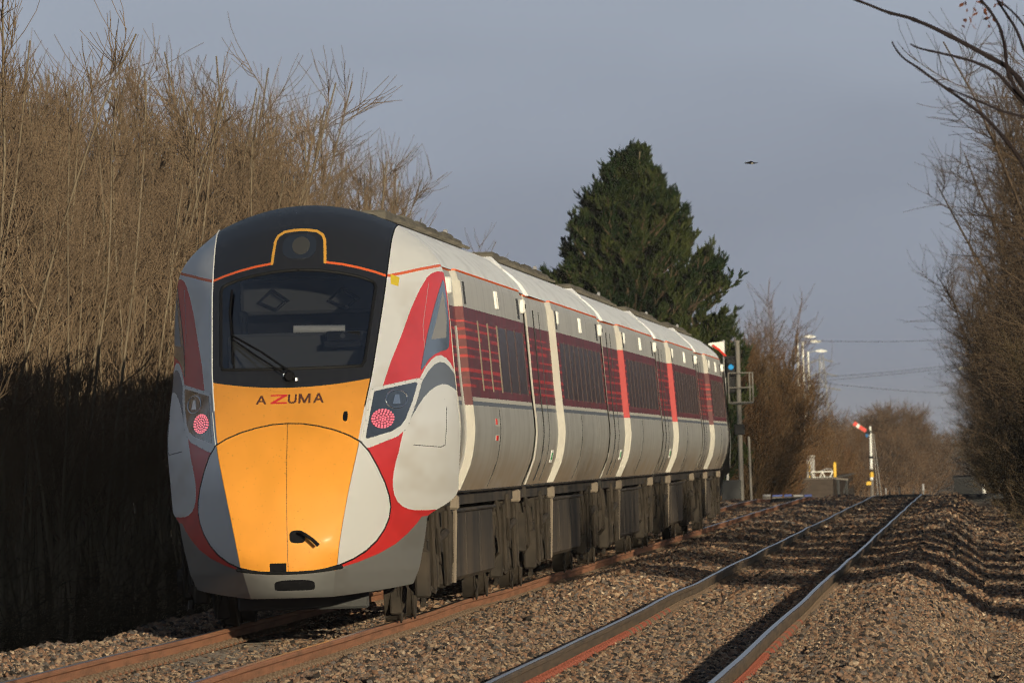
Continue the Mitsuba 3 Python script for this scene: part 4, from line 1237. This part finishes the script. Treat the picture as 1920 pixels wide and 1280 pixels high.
for q, r0, r1 in shoots:
    P = np.array([at(x, y, NY) for x, y in q]) + np.stack([np.zeros(len(q)), g.normal(0, .03, len(q)) + np.linspace(0, -.5, len(q)), np.zeros(len(q))], 1)
    t = np.linspace(0, 1, len(q))
    tt = np.linspace(0, 1, 40)
    P = PchipInterpolator(t, P)(tt)
    rr = np.linspace(r0, r1, 40) * (1 + .25 * (np.arange(40) % 6 == 0))
    put('shoot', tube(P, rr, 7), 'shaded_dark_bark', NT, True)
lf = []
for px, py in ((1842, 12), (1850, 26), (1836, 20), (1828, 48), (1866, 8), (1806, 40), (1812, 15), (1880, 14), (1860, 45)):
    p = at(px, py, NY - .3)
    for _ in range(3):
        d, s_ = unit(g.normal(0, 1, 3)), unit(g.normal(0, 1, 3))
        o = p + g.normal(0, .012, 3)
        lf.append((np.array([o, o + d * .02 + s_ * .011, o + d * .042, o + d * .02 - s_ * .011, o + d * .02 + np.cross(d, s_) * .008]), np.array([[0, 1, 4], [1, 2, 4], [2, 3, 4], [3, 0, 4], [0, 2, 1], [0, 3, 2]])))
tag(put('dry_leaves', join(lf), 'leaf_brown', NT), kind='stuff')
tag(NT, 'near tree with long dark shoots hanging into the upper right of the sky', 'tree')

# ---------------------------------------------------------------- the railway's own furniture
def lamp_post(px, top, y, side, n, label):
    p = at(px, top, y)
    z0 = float(ground_z(p[0], y)) + .5
    k = fresh('lamp_post')
    tag(k, label, 'lamp post', 'lamp posts of the station')
    put('post', tube([(p[0], y, z0), (p[0], y, p[2] - 3), (p[0], y, p[2])], [.11, .095, .08], 8), 'sign_white', k, True)
    put('arm', tube([(p[0], y, p[2] - .12), (p[0] + side * .35, y, p[2] + .02), (p[0] + side * .6, y, p[2] + .03)], .035, 6), 'galvanised', k, True)
    x = p[0] + side * .9
    h = trimesh.convex.convex_hull(np.array([(x + dx, y + dy, p[2] + dz) for dx, dz, w in ((-.38, .07, .10), (-.38, -.03, .12), (.38, .02, .08), (.38, -.05, .14), (0, .12, .10), (0, -.1, .17)) for dy in (-w, w)]))
    put('lantern', h, 'sign_white', k, 40)
    return k


lamp_post(1495, 632, 800, 1, 0, 'leftmost tall lamp post above the russet bushes, with a white lantern')
lamp_post(1505, 641, 785, 1, 0, 'middle one of the three lamp posts above the russet bushes')
lamp_post(1515, 659, 770, 1, 0, 'lowest and rightmost of the three lamp posts above the russet bushes')
lamp_post(1838, 690, 660, -1, 0, 'white lamp post in the right hand trees, with the lowest lantern')
lamp_post(1872, 640, 600, -1, 0, 'lamp post among the right hand trees, with a high lantern')
lamp_post(1866, 632, 640, -1, 0, 'lamp post among the right hand trees, just behind another high lantern')

# colour light signal right behind the train
SG = 'railway_signal'
tag(SG, 'tall colour light railway signal showing a blue green light beside the train', 'signal')
sy = 421.0
zb = float(ground_z(at(1388, 920, sy)[0], sy))
px0, pxt = at(1389, 905, sy), at(1384, 640, sy)
X0 = (px0[0] + pxt[0]) / 2
put('post', tube([(X0, sy, zb), (X0, sy, pxt[2])], .085, 12), 'mast_grey', SG, True)
put('post_cap', lathe([(0, -.02), (.11, -.02), (.11, .03), (0, .05)], (X0, sy, pxt[2]), 'z', 12), 'mast_grey', SG)
hd = at(1371, 688, sy)
put('signal_head', box(hd[0] - .17, hd[0] + .17, sy - .14, sy + .1, hd[2] - .32, hd[2] + .32, .04), 'signal_black', SG)
put('backboard', box(hd[0] - .24, hd[0] + .22, sy + .1, sy + .12, hd[2] - .4, hd[2] + .4), 'signal_black', SG)
lk = put('signal_lamp', lathe([(0, -.03), (.09, -.02), (.11, .02), (.11, .04)], (hd[0], sy - .16, hd[2]), 'y', 16), 'blue_lens', SG, True)
M['signal_glow'] = {'type': 'diffuse', 'reflectance': {'type': 'rgb', 'value': [.02, .1, .2]}}
ek = f'{SG}__signal_lamp__lit_lens'
scene[ek] = {'type': 'disk', 'to_world': T().translate([float(hd[0]), sy - .20, float(hd[2])]).rotate([1, 0, 0], 90).scale([.095, .095, 1]), 'bsdf': {'type': 'ref', 'id': 'material_signal_glow'},
             'emitter': {'type': 'area', 'radiance': {'type': 'rgb', 'value': [.005, .055, .10]}}}
put('visor', tube([(hd[0] - .09, sy - .3, hd[2] + .05), (hd[0] - .06, sy - .3, hd[2] + .11), (hd[0], sy - .3, hd[2] + .13), (hd[0] + .06, sy - .3, hd[2] + .11), (hd[0] + .09, sy - .3, hd[2] + .05)], .02, 5), 'signal_black', SG)
h2 = at(1371, 722, sy)
put('signal_head', box(h2[0] - .15, h2[0] + .17, sy - .12, sy + .1, h2[2] - .28, h2[2] + .26, .03), 'signal_black', SG)
pl, pr, pt, pb = at(1366, 700, sy)[0], at(1411, 700, sy)[0], at(1390, 699, sy)[2], at(1390, 754, sy)[2]
rails_ = [tube([(pl, sy + dy, z), (pr, sy + dy, z)], .022, 6) for dy in (-.35, .35) for z in (pt, (pt + pb) / 2, pb)]
rails_ += [tube([(x, sy + dy, pb), (x, sy + dy, pt)], .022, 6) for dy in (-.35, .35) for x in (pl, (X0 + pr) / 2 + .15, pr)]
rails_ += [tube([(x, sy - .35, z), (x, sy + .35, z)], .022, 6) for x in (pl, pr) for z in (pt, pb)]
put('platform_railing', join(rails_), 'mast_grey', SG)
put('platform_deck', box(pl, pr, sy - .38, sy + .38, pb - .06, pb - .01), 'dark_grey', SG)
jb = at(1387, 805, sy)
put('junction_box', box(X0 - .2, X0 + .18, sy - .25, sy - .05, jb[2] - .18, jb[2] + .2, .02), 'signal_black', SG)
lx = at(1404, 818, sy)
put('side_post', tube([(lx[0] + .03, sy + .3, zb), (lx[0], sy + .3, lx[2])], .045, 8), 'mast_grey', SG)
cb = at(1380, 925, sy)
CBX = 'equipment_cabinet'
put('body', box(cb[0] - .5, cb[0] + .2, sy - .7, sy - .2, zb, cb[2] + .5, .03), 'dark_grey', CBX)
put('plinth', box(cb[0] - .55, cb[0] + .25, sy - .75, sy - .15, zb - .05, zb + .12), 'concrete', CBX)
tag(CBX, 'small dark trackside cabinet at the foot of the signal', 'cabinet')

# white board with a red edge behind the last carriage
WB = 'white_board'
wy = 436.0
q = [at(*p, wy) for p in ((1332, 642), (1357, 640), (1362, 668), (1334, 646))]
put('panel', trimesh.convex.convex_hull(np.array([(p[0], wy + d, p[2]) for p in (at(1328, 646, wy), at(1330, 643, wy), at(1358, 640, wy), at(1358, 664, wy)) for d in (0, .08)])), 'sign_white', WB)
put('red_edge', tube([at(1336, 647, wy - .05), at(1349, 656, wy - .05), at(1361, 668, wy - .05)], .05, 6), 'signal_red', WB)
wp = at(1357, 650, wy)
put('post', tube([(wp[0], wy + .12, float(ground_z(wp[0], wy))), (wp[0], wy + .12, wp[2] + .25)], .05, 8), 'galvanised', WB)
tag(WB, 'white board with a red lower edge showing above the last carriage', 'sign')

# semaphore signal
SM = 'semaphore_signal'
my = 912.0
tp, bt = at(1631, 799, my), at(1636, 925, my)
mx = (tp[0] + bt[0]) / 2
mz = float(ground_z(mx, my))
put('post', tube([(mx, my, bt[2] + 1.1), (mx, my, tp[2])], [.14, .085], 8), 'sign_white', SM, True)
put('lower_post', tube([(mx, my, mz), (mx, my, bt[2] + 1.1)], [.16, .145], 8), 'concrete', SM, True)
for z in (at(1634, 882, my)[2], at(1633, 857, my)[2]):
    put('band', lathe([(.135, -.09), (.17, -.09), (.17, .09), (.135, .09)], (mx, my, z), 'z', 10), 'signal_black', SM)
put('yellow_foot', box(mx - .45, mx - .05, my - .15, my + .1, at(1632, 909, my)[2], at(1632, 902, my)[2], .02), 'post_yellow', SM)
put('lower_sleeve', lathe([(.145, -.3), (.165, -.3), (.155, .3), (.14, .3)], (mx, my, at(1635, 890, my)[2] + .12), 'z', 10), 'post_yellow', SM)
a0, a1 = at(1627, 810, my), at(1601, 793, my)
dv = unit(a1 - a0)
up_ = np.array([-dv[2], 0, dv[0]])
up_ = up_ * np.sign(up_[2])


def arm_piece(t0, t1, w0, w1, y, th=.03):
    L = np.linalg.norm(a1 - a0)
    p = [a0 + dv * L * t0 + up_ * w0, a0 + dv * L * t0 - up_ * w0, a0 + dv * L * t1 - up_ * w1, a0 + dv * L * t1 + up_ * w1]
    return trimesh.convex.convex_hull(np.array([(q[0], y + d, q[2]) for q in p for d in (0, th)]))


ak = put('arm', arm_piece(0.12, 1.0, .14, .17, my - .25), 'signal_red', SM)
put('white_stripe', arm_piece(.60, .78, .160, .166, my - .262, .054), 'sign_white', ak)
put('spectacle', arm_piece(-.18, .14, .22, .2, my - .24), 'signal_black', SM)
sp = a0 - dv * .1 - up_ * .25
put('blue_lens', lathe([(0, -.03), (.14, -.02), (.15, .02), (0, .03)], (sp[0], my - .27, sp[2]), 'y', 14), 'blue_lens', SM)
put('ladder', join([tube([(mx + .5 + d, my + .3, mz), (mx + .12 + d * .5, my + .15, tp[2] - .6)], .02, 5) for d in (0, .25)]), 'galvanised', SM)
tag(SM, 'white semaphore signal post with a raised red and white arm', 'signal')

# station platform on the left with its end fence, level crossing
PF = 'station_platform'
py_ = 690.0
pz = at(1550, 895, py_)[2]
gz = float(ground_z(-8, py_))
x1 = at(1562, 900, py_)[0]
put('wall', box(x1 - 6, x1, py_, py_ + 120, gz - .3, pz - .09), 'platform_face', PF)
put('coping', box(x1 - 6, x1 + .12, py_ - .06, py_ + 120, pz - .085, pz, .02), 'concrete', PF)
x2 = at(1590, 900, py_)[0]
put('end_ramp', trimesh.convex.convex_hull(np.array([(x1 + .14, py_ + d, pz - .02) for d in (.2, 2)] + [(x1 + .14, py_ + d, pz - .12) for d in (.2, 2)] + [(x2, py_ + d, pz - .1) for d in (.2, 2)] + [(x2, py_ + d, pz - .2) for d in (.2, 2)])), 'concrete', PF)
put('trestle', join([tube([(x2 - .08, py_ + .3, gz), (x2 - .08, py_ + .3, pz - .1)], .06, 6), tube([(x1 + .5, py_ + .3, gz), (x2 - .1, py_ + .3, pz - .35)], .05, 6), tube([(x1 + .3, py_ + .3, gz), (x1 + .3, py_ + .3, pz - .1)], .09, 6)]), 'dark_grey', PF)
tag(PF, 'dark low station platform end with a trestle ramp left of the semaphore', 'platform')
GT = 'white_gate'
ga, gb, gh = at(1522, 893, py_), at(1562, 893, py_), at(1540, 884, py_)[2]
put('rail', join([tube([(ga[0], py_ + .4, z), (gb[0], py_ + .4, z)], .045, 6) for z in (gh,)]), 'sign_white', GT)
put('brace', join([tube([(ga[0] + (gb[0] - ga[0]) * t0, py_ + .4, pz + .02), (ga[0] + (gb[0] - ga[0]) * t1, py_ + .4, gh)], .04, 6) for t0, t1 in ((.12, .0), (.38, .5), (.62, .5), (.85, 1.0))] + [tube([(ga[0], py_ + .4, pz + .03), (gb[0], py_ + .4, pz + .03)], .03, 6)]), 'sign_white', GT)
put('hoop', tube([(gb[0] - .75, py_ + .5, gh + .02), (gb[0] - .4, py_ + .5, gh + .17), (gb[0] - .1, py_ + .5, gh + .15), (gb[0], py_ + .5, gh - .1)], .035, 6), 'galvanised', GT, True)
tag(GT, 'white braced gate on the end of the station platform', 'gate')
YP = 'yellow_post'
yp = at(1565, 868, py_)
put('post', box(yp[0] - .09, yp[0] + .09, py_ + .3, py_ + .5, pz, yp[2], .02), 'post_yellow', YP)
put('cap', lathe([(0, 0), (.07, 0), (.05, .08), (0, .1)], (yp[0], py_ + .4, yp[2]), 'z', 10), 'post_yellow', YP)
tag(YP, 'yellow post right of the white gate on the platform end', 'post')
CB = 'grey_locker'
c0 = at(1519, 856, py_)
put('body', box(c0[0] - .26, c0[0] + .26, py_ + .9, py_ + 1.4, pz, c0[2], .03), 'galvanised', CB)
put('lid', box(c0[0] - .3, c0[0] + .3, py_ + .86, py_ + 1.44, c0[2] + .002, c0[2] + .07, .02), 'sign_white', CB)
put('door_edge', box(c0[0] - .10, c0[0] - .03, py_ + .86, py_ + .895, pz + .02, c0[2] - .3), 'post_yellow', CB)
tag(CB, 'grey locker with a pale lid left of the white gate', 'cabinet')

PR = 'station_platform_001'
qx, qz = at(1788, 893, 690), at(1815, 894, 690)[2]
put('wall', box(qx[0], qx[0] + 6, 690, 740, gz - .3, qz - .09), 'signal_black', PR)
put('coping', box(qx[0] - .1, qx[0] + 6, 689.94, 740, qz - .085, qz, .02), 'asphalt', PR)
tag(PR, 'dark station platform end right of the tracks under the trees', 'platform')
HT = 'platform_hut'
hx = at(1826, 868, 700)
put('wall', box(hx[0], hx[0] + 2.4, 700, 703, qz, hx[2], .02), 'signal_black', HT)
put('roof', box(hx[0] - .15, hx[0] + 2.6, 699.8, 703.2, hx[2] + .002, hx[2] + .12, .03), 'signal_black', HT)
tag(HT, 'small dark hut on the right hand platform', 'hut')

for i, (px, py, w, h, mat, lab) in enumerate(((1731, 913, .16, .5, 'sign_white', 'small white trackside marker far down the line'), (1661, 918, .10, .25, 'sign_white', 'tiny pale marker just right of the semaphore foot'))):
    y = 880.0
    p = at(px, py, y)
    k = fresh('trackside_marker')
    put('post', tube([(p[0], y, float(ground_z(p[0], y))), (p[0], y, p[2] - h / 2)], .05, 6), 'galvanised', k)
    put('board', box(p[0] - w / 2, p[0] + w / 2, y - .03, y + .03, p[2] - h / 2 + .003, p[2] + h / 2, .02), 'light_grey', k)
    tag(k, lab, 'marker')

# level crossing deck
cy = 388.0
cz_ = float(drop(cy))
put('crossing_deck', join([box(-9.5, 2.5, cy, cy + 7, cz_ - .22, cz_ - .06)] + [box(a, b, cy, cy + 7, cz_ - .055, cz_ - .006) for a, b in ((-6.85, -5.52), (-3.14, -1.82))]), 'asphalt')
tag('crossing_deck', kind='structure')
for i, (pa, pb, mat) in enumerate(((1430, 1446, 'light_grey'), (1448, 1468, 'blue_paint'), (1470, 1486, 'blue_paint'), (1487, 1507, 'light_grey'), (1508, 1523, 'blue_paint'))):
    A_, B_ = at(pa, 925, 402), at(pb, 925, 402)
    k = fresh('kerb_block')
    put('block', box(A_[0], B_[0] - .02, 402, 402.25, A_[2] - .12, A_[2] - (.045 if i % 2 else .03), .015), mat, k)
    put('footing', box(A_[0], B_[0] - .02, 401.97, 402.3, cz_ - .3, A_[2] - .122), 'concrete', k)
    tag(k, f'{ORD[i]} painted kerb block from the train, beyond the crossing', 'kerb block', 'blue and white kerb blocks beyond the crossing')

# power line
PY = 'electricity_pylon'
yy = 2300.0
pt_, pb_ = at(1543, 665, yy), at(1545, 905, yy)
w0, H0 = 3.0, pt_[2] - pb_[2]
X_ = (pt_[0] + pb_[0]) / 2
legs = []
for sx in (-1, 1):
    for sy_ in (-1, 1):
        legs.append(tube([(X_ + sx * w0, yy + sy_ * w0, pb_[2] - 6), (X_ + sx * 1.0, yy + sy_ * 1.0, pb_[2] + H0 * .6), (X_ + sx * .3, yy + sy_ * .3, pt_[2])], .13, 4))
put('leg', join(legs), 'galvanised', PY)
br = []
for t0 in np.arange(0, .95, .12):
    for s in (-1, 1):
        wa, wb = w0 * (1 - t0) + .3, w0 * (1 - t0 - .12) + .3
        br.append(tube([(X_ - s * wa * .9, yy - .3, pb_[2] + H0 * t0), (X_ + s * wb * .9, yy - .3, pb_[2] + H0 * (t0 + .12))], .07, 3))
put('lattice', join(br), 'galvanised', PY)
for z, w in ((.72, 3.6), (.83, 3.0), (.94, 2.3)):
    put('cross_arm', tube([(X_ - w, yy, pb_[2] + H0 * z), (X_, yy, pb_[2] + H0 * (z + .03)), (X_ + w, yy, pb_[2] + H0 * z)], .14, 4), 'galvanised', PY)
tag(PY, 'faint lattice pylon above the russet bushes', 'pylon')
for i, (q, y, lab) in enumerate((([(1400, 640), (1545, 640), (1700, 640), (1840, 636), (1990, 632)], 700, 'topmost overhead wire across the sky above the tracks'), ([(1440, 718), (1545, 713), (1660, 703), (1790, 690), (1990, 668)], 700, 'middle overhead wire, rising to the right'), ([(1440, 714), (1545, 707), (1660, 698), (1790, 684), (1990, 660)], 760, 'overhead wire just above the middle one'), ([(1440, 708), (1580, 722), (1700, 733), (1790, 738), (1990, 748)], 900, 'lowest overhead wire, falling to the right'))):
    P = PchipInterpolator(np.linspace(0, 1, len(q)), np.array([at(a, b, y) for a, b in q]))(np.linspace(0, 1, 24))
    k = fresh('overhead_wire')
    put('wire', tube(P, .014 * y / 700, 4), 'wire', k)
    tag(k, lab, 'overhead wire', 'overhead wires')
sl = at(1784, 482, 300)
k = fresh('overhead_wire')
put('wire', tube([at(1782, 478, 300), at(1850, 482, 300), at(1990, 480, 300)], .012, 5), 'wire', k)
tag(k, 'short overhead wire running into the right hand trees', 'overhead wire', 'overhead wires')

# the bird
BD = 'flying_bird'
b = at(1408, 306, 180.0)
th = np.linspace(0, 1, 12)
bodyP = np.stack([b[0] + (th - .42) * .17, 180 + 0 * th, b[2] + .004 * np.sin(th * 6)], 1)
put('body', tube(bodyP, [.004, .011, .016, .019, .021, .021, .019, .016, .012, .009, .006, .003], 10), 'feather', BD, True)
put('tail', trimesh.convex.convex_hull(np.array([b + [.07, 0, 0], b + [.115, -.012, -.002], b + [.115, .014, .004], b + [.07, 0, .006], b + [.115, 0, .006]])), 'feather', BD)
put('head', lathe([(0, -.014), (.010, -.011), (.014, 0), (.010, .011), (0, .014)], b + [-.075, 0, .002], 'z', 10), 'feather', BD, True)
put('bill', tube([b + [-.085, 0, .001], b + [-.108, 0, -.003]], [.004, .001], 5), 'feather', BD)
for s in (-1, 1):
    put('wing', trimesh.convex.convex_hull(np.array([b + [-.035, s * .015, .008], b + [.04, s * .015, .006], b + [-.01, s * .11, .022], b + [.03, s * .17, .016], b + [.05, s * .12, .012], b + [0, s * .06, .028]])), 'feather', BD)
put('pale_belly', trimesh.convex.convex_hull(np.array([b + [.0, -.022, -.008], b + [.05, -.018, -.006], b + [.02, -.022, .004], b + [.02, -.016, -.016], b + [.02, -.01, -.004]])), 'feather_pale', BD)
tag(BD, 'small dark bird gliding in the sky right of the conifer', 'bird')

for k_, m_ in M.items():
    scene['material_' + k_] = m_
